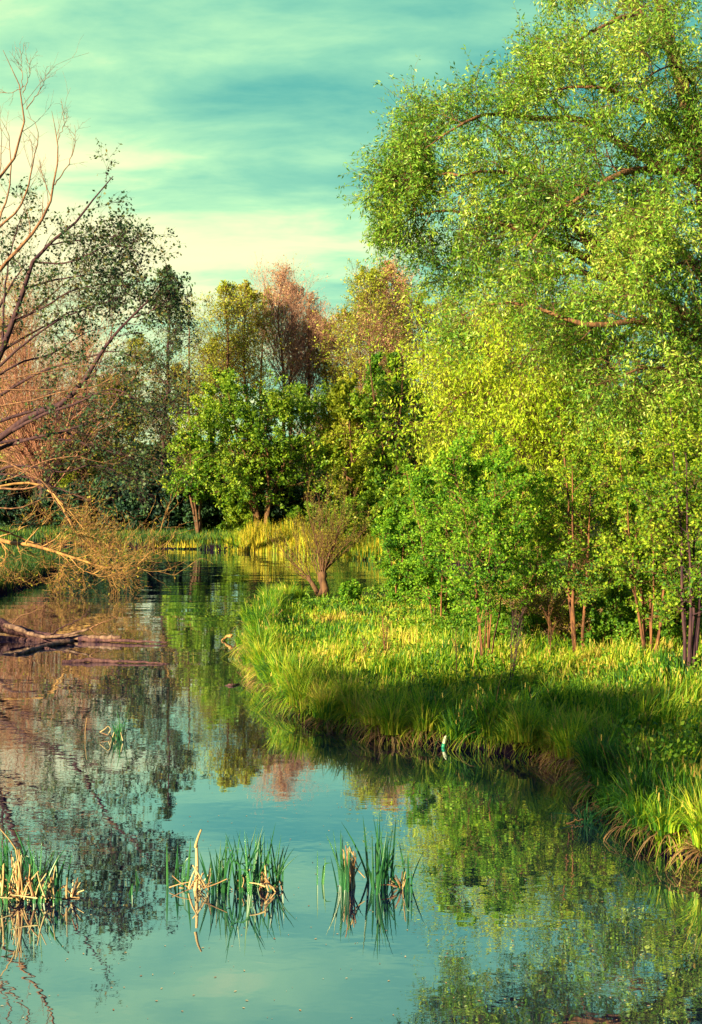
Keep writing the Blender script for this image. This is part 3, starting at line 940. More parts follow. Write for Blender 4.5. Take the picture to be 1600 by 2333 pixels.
# pollard willow with orange shoots on the far left
rng = np.random.default_rng(21)
D = 84
tk = np.array([[[0, 0, 0], [0.05, 0, 1.5], [-0.05, 0, 3.0], [0, 0, 4.6]]], float)
tk = np.stack([spline(tk[0], 8)])
R0 = np.array([[0.75, 0.62, 0.56, 0.54, 0.55, 0.62, 0.66, 0.3]])
sh, rs = grow(tk, R0, 60, 0.5, 1.0, 34, lambda t, pl: 7.0 + 6.5 * t, 9, 0.07, 0.10, rng, 0.14, 0.02)
s2, q2 = grow(sh, rs, 12, 0.1, 1.0, 34, 0.45, 6, 0.05, 0.12, rng, 0.6, 0.013)
s3, q3 = grow(s2, q2, 5, 0.15, 1.0, 28, 0.55, 4, 0.03, 0.1, rng, 0.6, 0.010)
finish_tree('pollard_willow', 'pollard willow on the far bank with stout dark trunk and fan of orange pink shoots', 'tree', gloc(105, D),
            [(*tubes(tk, R0, 12), 0), (*tubes(sh, rs, 5), 1), (*tubes(s2, q2, 3), 1), (*tubes(s3, q3, 3), 1)], [leaf_mesh(s3, 1, 0.12, 0.06, rng)], 'bark_dark', 'bud_leaf', None, 'twig_pink')
alder('leafless russet tree of fine twigs behind the pollard willow', gloc(60, 88), Htop(640, 88), rT, 0.24, 0.15, 'rust_leaf', 'bark_brown', 'twig_pink', leafn=2, lsize=0.10, m1=50, up=0.12, ang=46)
alder('leafless russet tree of fine twigs right of the pollard willow', gloc(190, 87), Htop(740, 87), rT, 0.24, 0.15, 'rust_leaf', 'bark_brown', 'twig_rust', leafn=2, lsize=0.10, m1=44, up=0.12, ang=46)

# small twiggy pollard willow on the tip of the near bank
rng = np.random.default_rng(22)
tk = np.stack([spline([[0, 0, 0], [0.08, 0, 0.35], [-0.02, 0, 0.7], [0.05, 0, 1.0]], 7), spline([[-0.15, 0, 0], [-0.25, 0, 0.25], [-0.4, 0, 0.5], [-0.6, 0.1, 0.8]], 7)])
R0 = np.array([[0.24, 0.20, 0.17, 0.155, 0.16, 0.19, 0.10], [0.12, 0.1, 0.09, 0.085, 0.08, 0.07, 0.05]])
sh, rs = grow(tk[:1], R0[:1], 26, 0.5, 1.0, 24, lambda t, pl: 1.9 + 1.0 * t, 9, 0.06, 0.06, rng, 0.16, 0.009)
sh_b, rs_b = grow(tk[1:], R0[1:], 6, 0.5, 1.0, 20, lambda t, pl: 1.4 + 0.5 * t, 9, 0.05, 0.05, rng, 0.3, 0.009)
sh, rs = np.concatenate([sh, sh_b]), np.concatenate([rs, rs_b])
s2, q2 = grow(sh, rs, 8, 0.2, 1.0, 26, 0.5, 6, 0.06, 0.1, rng, 0.6, 0.006)
s3, q3 = grow(s2, q2, 4, 0.15, 1.0, 28, 0.55, 4, 0.04, 0.12, rng, 0.6, 0.005)
finish_tree('shrub_willow', 'stubby shrub willow with gnarled stump and fan of thin shoots on the near bank tip', 'tree', gloc(735, 44.3, -0.05),
            [(*tubes(tk, R0, 12), 0), (*tubes(sh, rs, 6), 1), (*tubes(s2, q2, 4), 1), (*tubes(s3, q3, 3), 1)], [leaf_mesh(s3, 4, 0.07, 0.03, rng)], 'bark_brown', 'bud_leaf', None, 'bark_brown')


# ---- trees drawn limb by limb
def limb_tree(name, label, root_xyz, limbs, rng, bark, twig, leafm, lv2, lv3, leafspec, group=None, sides=9, extra=None, crown_name='crown', lv4=None, thick=1.0):
    """limbs: list of (points world, r0, r1). lv2/lv3: keyword dicts for grow"""
    root = np.array(root_xyz, float)
    K = 16
    Pl = np.stack([spline(np.array(l[0]) - root, K, rng, 0.02) for l in limbs])
    Rl = np.stack([np.linspace(l[1], l[2], K) for l in limbs]) * thick
    wood = [(*tubes(Pl, Rl, sides), 0)]
    pl, rl = Pl, Rl
    for i, kw in enumerate([lv2, lv3] + ([lv4] if lv4 else [])):
        pl, rl = grow(pl, rl, rng=rng, **kw)
        wood.append((*tubes(pl, rl, 4 if i == 0 else 3), 1))
    leaves = []
    if leafspec:
        leaves = [leaf_mesh(pl, rng=rng, **leafspec)]
    return finish_tree(name, label, 'tree', root, wood, leaves, bark, leafm, group, twig, crown_name)


# big willow on the right: trunk just outside the frame
rng = np.random.default_rng(31)
DW = 34.5
wroot = gloc(1660, DW, -0.2)


def wl(*pts):
    return [P(px, py, DW + dd) for px, py, dd in pts]


tr_w = [wroot, np.array(wroot) + (0.1, 0, 3), P(1640, 900, DW), P(1625, 640, DW), P(1600, 380, DW), P(1545, 160, DW + .5), P(1500, 0, DW + 1), P(1480, -200, DW + 1), P(1500, -420, DW + 1)]
limbs = [
    (tr_w, 0.62, 0.08),
    (wl((1625, 760, 0), (1500, 680, -1), (1420, 640, -1.5), (1330, 540, -2), (1250, 440, -2), (1150, 390, -2.5), (1050, 400, -3)), 0.30, 0.03),
    (wl((1420, 640, -1.5), (1300, 570, -2), (1180, 520, -2.2), (1080, 490, -2), (990, 480, -2), (925, 500, -2)), 0.17, 0.02),
    (wl((1420, 640, -1.5), (1370, 560, -1), (1290, 500, 0), (1230, 400, 0), (1160, 330, 0), (1090, 270, 0), (1040, 240, 0)), 0.17, 0.02),
    (wl((1610, 420, 0), (1500, 370, 1), (1430, 340, 1.5), (1330, 275, 1), (1220, 270, 0), (1120, 260, -1), (1040, 290, -2), (970, 340, -2)), 0.22, 0.02),
    (wl((1605, 420, 0), (1560, 395, -2), (1470, 385, -3), (1380, 410, -4), (1290, 470, -4), (1200, 560, -4)), 0.2, 0.03),
    (wl((1540, 150, 0.5), (1500, 70, 0), (1450, 40, -1), (1400, 45, -2), (1320, 90, -2), (1270, 130, -2), (1230, 170, -2)), 0.14, 0.02),
    (wl((1530, 120, .5), (1440, 20, 2), (1380, -60, 2), (1300, -80, 2), (1240, -50, 2)), 0.16, 0.02),
    (wl((1600, 380, 0), (1680, 250, 1), (1760, 80, 1), (1830, -100, 0)), 0.25, 0.03),
    (wl((1625, 640, 0), (1740, 520, -1), (1860, 430, -2), (1980, 400, -2)), 0.25, 0.03),
    (wl((1635, 800, 0), (1560, 760, -3), (1450, 730, -4), (1330, 740, -4.5), (1210, 700, -4), (1120, 690, -4), (1050, 720, -4)), 0.2, 0.02),
    (wl((1625, 660, 0), (1540, 560, 2), (1450, 500, 3.5), (1350, 470, 4), (1240, 480, 4), (1140, 530, 4), (1060, 590, 4)), 0.2, 0.02),
    (wl((1600, 380, 0), (1540, 300, -2), (1450, 230, -3.5), (1370, 200, -4), (1290, 200, -4), (1220, 220, -4)), 0.18, 0.02),
    (wl((1420, 640, -1.5), (1300, 620, 0), (1180, 640, 1), (1080, 620, 1), (1010, 610, 0), (960, 590, 0)), 0.12, 0.02),
    (wl((1500, 0, 1), (1600, -80, 0), (1700, -130, -1)), 0.15, 0.03),
    (wl((1640, 900, 0), (1560, 850, -4), (1460, 840, -5), (1360, 880, -5)), 0.14, 0.02),
    (wl((1600, 500, 0), (1540, 470, -5), (1470, 500, -6), (1420, 570, -6.5)), 0.12, 0.02),
    (wl((1625, 640, 0), (1560, 600, -5), (1500, 620, -6), (1440, 680, -7)), 0.12, 0.02),
    (wl((1550, 250, 0), (1580, 200, -4), (1540, 150, -5), (1480, 170, -6)), 0.10, 0.02),
    (wl((1090, 270, 0), (1010, 290, 0), (970, 350, 0), (935, 410, 0)), 0.05, 0.015),
    (wl((1050, 400, -3), (970, 400, -2), (920, 440, -2), (895, 500, -1)), 0.05, 0.015),
]
limb_tree('willow_tree', 'giant willow with arching limbs filling the upper right of the view', wroot, limbs, rng, 'bark_willow', 'bark_brown', 'willow_leaf',
          dict(m=17, t0=0.22, t1=1.0, ang=58, length=lambda t, pl: np.clip(2.7 - 1.8 * t, 0.7, 4) * np.clip(pl / 8, 0.5, 1), K=6, up=0.03, wob=0.15, rr=0.32, rmin=0.015),
          dict(m=8, t0=0.12, t1=1.0, ang=48, length=lambda t, pl: 0.5 + 0.35 * pl * (1 - 0.4 * t), K=5, up=0.0, wob=0.2, rr=0.5, rmin=0.008),
          dict(per=13, L=0.125, Wd=0.038, t0=0.0, droop=0.4, spread=0.75, jit=0.05),
          lv4=dict(m=5, t0=0.1, t1=1.0, ang=42, length=lambda t, pl: 0.35 + 0.45 * pl, K=4, up=-0.10, wob=0.18, rr=0.6, rmin=0.006), thick=0.82)

# second willow behind it, gold and weeping low
rng = np.random.default_rng(32)
DB = 47.0
broot = gloc(1330, DB, -0.2)


def wb(*pts):
    return [P(px, py, DB + dd) for px, py, dd in pts]


limbs = [
    ([broot, P(1320, 1050, DB), P(1310, 900, DB), P(1290, 780, DB), P(1260, 690, DB)], 0.40, 0.06),
    (wb((1315, 960, 0), (1240, 870, -1), (1150, 800, -2), (1070, 780, -2), (1020, 830, -2)), 0.18, 0.03),
    (wb((1320, 1020, 0), (1230, 960, -2), (1140, 900, -3), (1050, 900, -3), (990, 960, -3)), 0.16, 0.03),
    (wb((1310, 900, 0), (1380, 800, -1), (1460, 740, -2), (1550, 720, -2), (1650, 760, -2)), 0.2, 0.03),
    (wb((1320, 1000, 0), (1410, 920, -2), (1500, 880, -3), (1600, 870, -3), (1700, 900, -3)), 0.18, 0.03),
    (wb((1300, 830, 0), (1220, 760, 1), (1130, 720, 1), (1080, 720, 1), (1030, 760, 1)), 0.16, 0.03),
    (wb((1310, 900, 0), (1350, 840, -3), (1380, 820, -5), (1400, 850, -6.5)), 0.15, 0.03),
    (wb((1310, 880, 0), (1260, 820, -3), (1210, 800, -5), (1180, 840, -6)), 0.15, 0.03),
    (wb((1320, 1060, 0), (1400, 1000, -3), (1470, 980, -5), (1540, 1010, -6)), 0.13, 0.03),
    (wb((1320, 1060, 0), (1240, 1010, -3), (1170, 1000, -4), (1110, 1040, -4.5)), 0.13, 0.03),
]
limb_tree('willow_tree', 'golden green weeping willow standing behind the saplings', broot, limbs, rng, 'bark_willow', 'bark_brown', 'willow_gold',
          dict(m=17, t0=0.2, t1=1.0, ang=60, length=lambda t, pl: 3.1 - 0.9 * t, K=6, up=0.0, wob=0.15, rr=0.32, rmin=0.015),
          dict(m=9, t0=0.12, t1=1.0, ang=50, length=lambda t, pl: 0.6 + 0.4 * pl, K=5, up=-0.14, wob=0.16, rr=0.5, rmin=0.008),
          dict(per=12, L=0.165, Wd=0.054, t0=0.0, droop=0.55, spread=0.7, jit=0.07),
          lv4=dict(m=4, t0=0.1, t1=1.0, ang=40, length=lambda t, pl: 0.4 + 0.5 * pl, K=4, up=-0.3, wob=0.14, rr=0.6, rmin=0.006))

# leafy alder leaning in from the left
rng = np.random.default_rng(33)
DL = 56.0
lroot = gloc(-150, DL, -0.2)


def ll(*pts):
    return [P(px, py, DL + dd) for px, py, dd in pts]


limbs = [
    ([lroot, P(-120, 1080, DL), P(-70, 940, DL), P(-20, 850, DL), P(6, 792, DL), P(53, 660, DL), P(75, 597, DL), P(103, 560, DL), P(157, 525, DL), P(198, 472, DL), P(226, 440, DL), P(258, 402, DL)], 0.42, 0.03),
    (ll((-70, 1040, 0), (0, 998, -1), (84, 941, -1), (151, 914, -1.5), (201, 854, -2), (232, 798, -2), (301, 723, -2), (354, 666, -2), (385, 612, -2)), 0.28, 0.025),
    (ll((75, 597, 0), (140, 600, 0), (200, 580, -1), (250, 560, -1), (318, 575, -1)), 0.07, 0.02),
    (ll((103, 560, 0), (160, 550, 1), (210, 545, 1), (260, 540, 1), (300, 560, 1)), 0.06, 0.02),
    (ll((53, 660, 0), (110, 640, 1), (170, 630, 1), (240, 620, 1), (300, 630, 1)), 0.08, 0.02),
    (ll((30, 730, 0), (100, 700, -1), (170, 660, -1), (220, 650, -1), (290, 650, -1)), 0.08, 0.02),
    (ll((-20, 850, 0), (60, 780, 0), (150, 720, 0), (240, 690, 0), (310, 660, 0)), 0.10, 0.02),
    (ll((-40, 880, 0), (40, 830, 1), (130, 800, 1), (190, 760, 1), (260, 740, 1)), 0.09, 0.02),
    (ll((6, 792, 0), (10, 690, 1), (20, 600, 1), (40, 520, 1), (60, 470, 1)), 0.10, 0.02),
    (ll((0, 1022, 0), (74, 998, -1), (151, 981, -1), (201, 965, -1), (255, 949, -1), (319, 958, -1)), 0.14, 0.02),
    (ll((0, 998, 0), (117, 938, -3), (188, 914, -3), (242, 889, -3), (268, 884, -3), (315, 924, -3), (370, 960, -3)), 0.15, 0.02),
    (ll((150, 981, -1), (190, 1010, -1), (250, 1030, -1), (330, 1045, -1), (370, 1050, -1)), 0.07, 0.02),
    (ll((-30, 1080, 0), (60, 1060, -2), (150, 1075, -2), (215, 1058, -2), (260, 1070, -2), (330, 1110, -2)), 0.10, 0.02),
    (ll((301, 723, -2), (330, 715, -2), (370, 690, -2), (400, 670, -2)), 0.05, 0.015),
]
limb_tree('alder_tree', 'dark alder leaning in from the left border, long leafy boughs against the sky', lroot, limbs, rng, 'bark_dark', 'bark_dark', 'left_leaf',
          dict(m=13, t0=0.34, t1=1.0, ang=52, length=lambda t, pl: np.clip(3.0 - 1.5 * t, 1, 3) * np.clip(pl / 9, 0.45, 1), K=6, up=0.04, wob=0.16, rr=0.3, rmin=0.012),
          dict(m=6, t0=0.15, t1=1.0, ang=46, length=lambda t, pl: 0.3 + 0.4 * pl, K=5, up=0.03, wob=0.2, rr=0.5, rmin=0.008),
          dict(per=4, L=0.16, Wd=0.11, t0=0.0, droop=0.2, spread=0.9, jit=0.05),
          lv4=dict(m=3, t0=0.1, t1=1.0, ang=45, length=lambda t, pl: 0.3 + 0.4 * pl, K=4, up=0.0, wob=0.2, rr=0.6, rmin=0.007), thick=0.72)

# bare tree on the left, its dead boughs reaching over everything
rng = np.random.default_rng(34)
DD = 45.0
droot = gloc(-170, DD, -0.2)


def dl(*pts):
    return [P(px, py, DD + dd) for px, py, dd in pts]


limbs = [
    ([droot, P(-160, 1000, DD), P(-120, 780, DD), P(-60, 500, DD), P(0, 403, DD), P(28, 372, DD), P(50, 312, DD), P(60, 249, DD), P(53, 212, DD), P(28, 162, DD), P(6, 114, DD)], 0.34, 0.014),
    (dl((-120, 780, 0), (-50, 680, -1), (0, 612, -1), (41, 569, -1), (88, 513, -1), (116, 456, -1), (125, 412, -1), (132, 325, -1), (122, 281, -1), (119, 251, -1)), 0.20, 0.012),
    (dl((125, 422, -1), (157, 372, -1), (171, 325, -1), (171, 287, -1)), 0.04, 0.01),
    (dl((132, 318, -1), (145, 290, -1), (148, 251, -1)), 0.025, 0.008),
    (dl((-60, 560, 0), (0, 513, 0), (35, 485, 0), (63, 425, 0), (78, 362, 0), (85, 300, 0), (78, 274, 0), (63, 265, 0)), 0.10, 0.012),
    (dl((-30, 560, 0), (0, 500, 1), (19, 441, 1), (25, 362, 1), (22, 312, 1), (3, 271, 1)), 0.09, 0.012),
    (dl((60, 249, 0), (85, 215, 0), (103, 174, 0), (97, 161, 0)), 0.035, 0.008),
    (dl((53, 212, 0), (66, 170, 0), (67, 145, 0), (57, 132, 0)), 0.03, 0.008),
    (dl((50, 200, 0), (51, 170, 0), (48, 122, 0)), 0.025, 0.008),
    (dl((56, 195, 0), (35, 210, 0), (0, 212, 0), (-20, 205, 0)), 0.025, 0.008),
    (dl((72, 380, 0), (74, 340, 0), (72, 320, 0), (60, 311, 0)), 0.02, 0.008),
    (dl((110, 470, -1), (104, 420, -1), (98, 400, -1), (92, 372, -1)), 0.025, 0.008),
    (dl((-100, 900, 0), (0, 870, -2), (117, 842, -2), (200, 832, -2), (290, 838, -2)), 0.05, 0.010),
    (dl((-100, 900, 0), (0, 887, -2), (60, 888, -2), (150, 890, -2), (232, 876, -2)), 0.06, 0.02),
    (dl((-150, 1140, 0), (0, 1112, -2), (50, 1115, -2), (97, 1104, -2)), 0.11, 0.045),
    (dl((-150, 1130, 0), (0, 1156, -1), (50, 1158, -1), (90, 1140, -1), (160, 1130, -1)), 0.08, 0.012),
    (dl((-100, 930, 0), (0, 925, 1), (60, 915, 1), (130, 895, 1), (240, 870, 1), (265, 850, 1)), 0.08, 0.02),
    (dl((-150, 1090, 0), (0, 1050, -1), (60, 1075, -1), (100, 1100, -1), (140, 1160, -1), (180, 1210, -1)), 0.09, 0.012),
    (dl((-150, 1090, 0), (0, 1100, 1), (80, 1060, 1), (160, 1040, 1), (260, 1060, 1)), 0.06, 0.012),
]
limb_tree('bare_tree', 'leafless tan barked tree reaching up and across at the left border', droot, limbs, rng, 'bark_tan', 'bark_tan', 'bud_leaf',
          dict(m=7, t0=0.35, t1=0.97, ang=36, length=lambda t, pl: 0.35 + 0.12 * pl, K=6, up=0.05, wob=0.14, rr=0.4, rmin=0.009),
          dict(m=3, t0=0.2, t1=0.95, ang=36, length=lambda t, pl: 0.12 + 0.35 * pl, K=5, up=0.02, wob=0.16, rr=0.6, rmin=0.006), None, thick=0.6)

# drooping golden bough over the water
rng = np.random.default_rng(35)
DG = 48.0
groot = gloc(-120, DG, -0.2)


def gl_(*pts):
    return [P(px, py, DG + dd) for px, py, dd in pts]


limbs = [
    ([groot, P(-90, 1180, DG), P(-40, 1215, DG), P(0, 1230, DG), P(70, 1243, DG), P(134, 1260, DG), P(201, 1283, DG), P(262, 1298, DG), P(300, 1292, DG), P(345, 1255, DG)], 0.20, 0.012),
    (gl_((-60, 1130, 0), (40, 1100, 1), (97, 1107, 1), (140, 1150, 1), (165, 1200, 1), (190, 1232, 1), (250, 1270, 1), (300, 1262, 1), (335, 1240, 1)), 0.09, 0.01),
    (gl_((97, 1105, 1), (130, 1135, .5), (170, 1180, .5), (200, 1215, .5), (240, 1240, .5)), 0.05, 0.01),
    (gl_((134, 1260, 0), (150, 1225, 0), (180, 1215, 0), (240, 1235, 0)), 0.03, 0.008),
    (gl_((160, 1270, 0), (190, 1300, -.5), (230, 1312, -.5), (270, 1318, -.5)), 0.03, 0.008),
    (gl_((201, 1283, 0), (240, 1300, .5), (290, 1305, .5), (330, 1275, .5)), 0.03, 0.008),
    (gl_((134, 1260, 0), (138, 1285, 0), (140, 1315, 0)), 0.015, 0.006),
    (gl_((0, 1230, 0), (15, 1262, 0), (10, 1290, 0), (25, 1310, 0)), 0.04, 0.008),
    (gl_((0, 1207, 0), (60, 1230, 1), (120, 1255, 1), (200, 1262, 1)), 0.06, 0.01),
]
limb_tree('drooping_willow', 'golden tangled bough drooping down to the water at the left', groot, limbs, rng, 'twig_gold', 'twig_gold', 'bud_leaf',
          dict(m=19, t0=0.38, t1=1.0, ang=42, length=lambda t, pl: 0.7 + 0.10 * pl, K=7, up=0.05, wob=0.16, rr=0.4, rmin=0.010),
          dict(m=5, t0=0.15, t1=1.0, ang=40, length=lambda t, pl: 0.15 + 0.5 * pl, K=5, up=0.07, wob=0.2, rr=0.65, rmin=0.0075),
          dict(per=1, L=0.10, Wd=0.06, t0=0.3), lv4=dict(m=2, t0=0.2, t1=1.0, ang=36, length=lambda t, pl: 0.1 + 0.5 * pl, K=4, up=0.05, wob=0.22, rr=0.7, rmin=0.0065), thick=0.75)


# twiggy tree further back on the left bank, its long thin boughs making a dark net in front of the wood
rng = np.random.default_rng(36)
DN = 63.0
nroot = gloc(-130, DN, -0.2)


def nl(*pts):
    return [P(px, py, DN + dd) for px, py, dd in pts]


limbs = [
    ([nroot, P(-110, 1050, DN), P(-80, 900, DN), P(-30, 760, DN), P(20, 660, DN), P(60, 600, DN)], 0.30, 0.03),
    (nl((-100, 1010, 0), (0, 960, 0), (100, 930, 0), (200, 900, 0), (300, 905, 0), (380, 950, 0)), 0.12, 0.02),
    (nl((-100, 1050, 0), (0, 1010, 0), (100, 1000, 0), (200, 1010, 0), (290, 1040, 0), (370, 1090, 0)), 0.11, 0.02),
    (nl((-90, 960, 0), (0, 900, 1), (90, 850, 1), (180, 820, 1), (260, 800, 1), (330, 820, 1)), 0.11, 0.02),
    (nl((-60, 860, 0), (20, 790, 1), (110, 740, 1), (190, 700, 1), (250, 690, 1)), 0.09, 0.02),
    (nl((-110, 1090, 0), (-20, 1080, -1), (70, 1090, -1), (150, 1120, -1), (230, 1150, -1)), 0.09, 0.02),
    (nl((-30, 760, 0), (60, 720, 0), (130, 660, 0), (190, 610, 0)), 0.07, 0.02),
]
limb_tree('twiggy_tree', 'dark twiggy tree with a net of long thin boughs, behind the leaning alder', nroot, limbs, rng, 'bark_dark', 'bark_brown', 'bud_leaf',
          dict(m=13, t0=0.2, t1=1.0, ang=42, length=lambda t, pl: 1.2 + 0.16 * pl, K=7, up=0.0, wob=0.15, rr=0.35, rmin=0.014),
          dict(m=6, t0=0.15, t1=1.0, ang=44, length=lambda t, pl: 0.3 + 0.45 * pl, K=5, up=-0.02, wob=0.2, rr=0.55, rmin=0.011),
          dict(per=2, L=0.12, Wd=0.07, t0=0.2), lv4=dict(m=3, t0=0.2, t1=1.0, ang=42, length=lambda t, pl: 0.2 + 0.45 * pl, K=4, up=0.0, wob=0.2, rr=0.7, rmin=0.010))


# saplings on the near bank
def sapling(label, px, D, top, Wd, seed, stems, leafm='sapling_leaf', leafn=8, lsize=0.085, lean=0.2, base=0.16, m1=16, m2=6, m3=4, r=0.027, bark='stem_red', name='sapling', up=0.09, asp=0.6, loc=None, twig='bark_brown'):
    rg = np.random.default_rng(seed)
    l = loc or gloc(px, D, -0.05)
    return broad(label, l, Htop(top, D, l[2]), Wd, rg, stems, leafm, bark, twig, leafn, lsize, lean, base, m1, m2, m3, None, name, 'tree', r, up, asp, trunk_name='stems')


sapling('large bright green multi-stemmed sapling in the middle of the near bank', 1108, 29.3, 935, 3.5, 41, 6, leafn=10, lsize=0.078, lean=0.30, base=0.2, m1=16)
sapling('light green sapling left of the large multi-stemmed one, nearest the channel', 1000, 35, 990, 3.2, 42, 5, leafn=11, lsize=0.082, lean=0.32, base=0.06)
sapling('bushy green sapling at the far edge of the near bank', 915, 41, 1140, 2.2, 48, 5, leafn=11, lsize=0.08, lean=0.35, base=0.05)
sapling('slim sapling with one straight pale stem and round leaves', 1318, 30, 900, 2.9, 43, 3, 'round_leaf', 5, 0.08, 0.12, 0.2, 18, r=0.05)
sapling('short sapling with a cluster of orange stems', 1478, 29.2, 1060, 2.8, 44, 7, 'round_leaf', 6, 0.085, 0.32, 0.25, 12, r=0.04, bark='stem_red')
sapling('tall dark stemmed sapling clump at the right border', 1570, 27.9, 830, 3.4, 45, 6, 'round_leaf', 6, 0.085, 0.22, 0.22, 17, r=0.05, bark='bark_dark')
sapling('thin green sapling between the large one and the slim pale stemmed one', 1215, 33, 1010, 2.7, 46, 4, 'round_leaf', 7, 0.09, 0.25, 0.08, 14)
sapling('leafy sapling behind the orange stemmed one', 1410, 34, 900, 3.6, 47, 5, 'round_leaf', 7, 0.1, 0.3, 0.06, 14)
sapling('leafy sapling just outside the right border', 1720, 30, 900, 3.6, 49, 5, 'round_leaf', 9, 0.1, 0.3, 0.1, 14)

rng = np.random.default_rng(50)
broad('rounded brown twiggy bush with few leaves between the saplings', gloc(1240, 32, -0.05), 1.9, 2.6, rng, 12, 'bud_leaf', 'stem_red', 'twig_rust', 4, 0.05, 0.42, 0.03, 9, 6, 5, name='bush', cat='bush', r=0.015, up=0.0, trunk_name='stems')
broad('small green shrub by the fallen branch on the near bank', gloc(795, 40.5, -0.05), 1.1, 0.9, rng, 3, 'sapling_leaf', 'bark_brown', None, 7, 0.08, 0.3, 0.1, 8, 4, 3, name='bush', cat='bush', r=0.014, trunk_name='stems')
for i, (px, D, s, lb) in enumerate([(1360, 31.5, 0.9, 'low bush at the foot of the slim sapling, on its right'), (1185, 31.5, .8, 'low bush behind the large sapling, on its right'), (1520, 31.5, 1.0, 'low bush between the orange and the dark stems'),
                                    (1440, 31, 0.7, 'low bush left of the orange stems')]):
    if i == 0:
        b0 = broad(lb, gloc(px, D, -0.05), 1.5, 1.9, rng, 6, 'herb_leaf', 'stem_red', None, 10, 0.09, 0.42, 0.02, 7, 5, 4, name='bush', cat='bush', r=0.015, trunk_name='stems')
        o = b0
    else:
        o = copy_tree(b0)
        o.location = gloc(px, D, -0.05)
    o.scale = (s, s, s)
    o.rotation_euler = (0, 0, i * 1.9)
    o['label'] = lb
    o['group'] = 'low bushes under the saplings'


# bare weed stems standing in the grass
def weed(label, px, D, h, seed, n=1, spread=0.1, bark='stem_red', m=9):
    rg = np.random.default_rng(seed)
    l = np.array(gloc(px, D, -0.05))
    K = 8
    t = np.linspace(0, 1, K)
    st = np.zeros((n, K, 3))
    for i in range(n):
        st[i, :, 2] = t * h * rg.uniform(0.7, 1.0)
        a = rg.uniform(0, 2 * pi)
        st[i, :, 0] = spread * cos(a) * t * h + np.cumsum(rg.normal(0, 0.008, K))
        st[i, :, 1] = spread * sin(a) * t * h + np.cumsum(rg.normal(0, 0.008, K))
    R = np.linspace(0.015, 0.005, K)[None, :] * np.ones((n, 1))
    b, rb = grow(st, R, m, 0.25, 1.0, 30, 0.4, 5, 0.06, 0.08, rg, 0.5, 0.005)
    c, rc = grow(b, rb, 3, 0.2, 1.0, 30, 0.5, 4, 0.05, 0.1, rg, 0.6, 0.004)
    wm_ = Mesh()
    for q in (tubes(st, R, 6), tubes(b, rb, 4), tubes(c, rc, 3)):
        wm_.add(*q)
    o = link('bare_shrub', wm_.build('bare_shrub', [M[bark]], True), l)
    tag(o, label, 'shrub')
    return o


weed('dark leafless young shrub standing alone in the bright grass near the bank edge', 1163, 26.3, 2.3, 61, 3, 0.12, 'bark_dark')
weed('single thin brown stem left of the leafless young shrub', 1042, 26.5, 1.5, 62, 1, 0.05)
weed('leaning pale stem in the grass left of the large sapling', 1075, 28, 1.9, 63, 1, 0.12, 'twig_gold', 4)
weed('thin dead stems in the grass in the middle of the near bank', 880, 29.5, 1.3, 64, 3, 0.08)
weed('short dead stem in the grass left of the middle stems', 838, 29, 1.0, 65, 2, 0.1)
weed('thin bare stem between the large sapling and the slim one', 1255, 29, 1.6, 66, 2, 0.1)


# unseen trees added behind the camera on its left to shade the near bank
sh0 = alder('unseen tall bare trunked tree added for shade behind the viewer on the left, nearest the water', (-20.3, -5.0, 0), 12.1, rT, 0.30, 0.70, 'dense_leaf', leafn=3, lsize=0.22, m1=24, group='added shade trees behind the viewer', up=0.0)
for x, y, sc, lb in ((-23.2, -2.3, 1.0, 'unseen tall bare trunked tree added for shade behind the viewer on the left, middle one'),):
    o = copy_tree(sh0)
    o.location = (x, y, 0)
    o.scale = (sc, sc, sc)
    o.rotation_euler = (0, 0, x)
    o['label'] = lb

# ------------------------------------------------------------------ fallen wood
def wood_piece(name, pts, r0, r1, rng, mat, parent=None, loc=(0, 0, 0), K=18, wob=0.012, sides=9, knob=0.12):
    Pl = spline(pts, K, rng, wob)[None]
    R = np.linspace(r0, r1, K)[None, :] * (1 + rng.normal(0, knob, (1, K)))
    V, F = tubes(Pl, R, sides)
    a = np.arange(sides)
    caps = []
    V2 = np.concatenate([V, Pl[:, 0], Pl[:, -1]])
    c0, c1 = len(V), len(V) + 1
    e = (18 if K == 18 else K) - 1
    e = (K - 1) * sides
    for q in range(0, sides, 1):
        q2 = (q + 1) % sides
        caps.append([c0, q2, q, q])
        caps.append([c1, e + q, e + q2, e + q2])
    me = bpy.data.meshes.new(name)
    faces = [tuple(f) for f in F] + [tuple(f[:3]) for f in caps]
    me.from_pydata([tuple(v) for v in V2], [], faces)
    me.materials.append(M[mat])
    for p_ in me.polygons:
        p_.use_smooth = True
    return link(name, me, loc, parent)


rng = np.random.default_rng(71)


def gw(px, py, z=0.0):
    return G(px, py, z)


ft = link('fallen_tree', None, (-11.5, 36.5, 0.3))
tag(ft, 'dead tree fallen into the water from the left bank, its thick trunk splintered', 'fallen tree')
o0 = np.array([-11.5, 36.5, 0.3])


def FT(name, pts, r0, r1, mat, **kw):
    return wood_piece(name, [np.array(p_) - o0 for p_ in pts], r0, r1, rng, mat, ft, **kw)


def pz(px, py, D):
    return P(px, py, D)


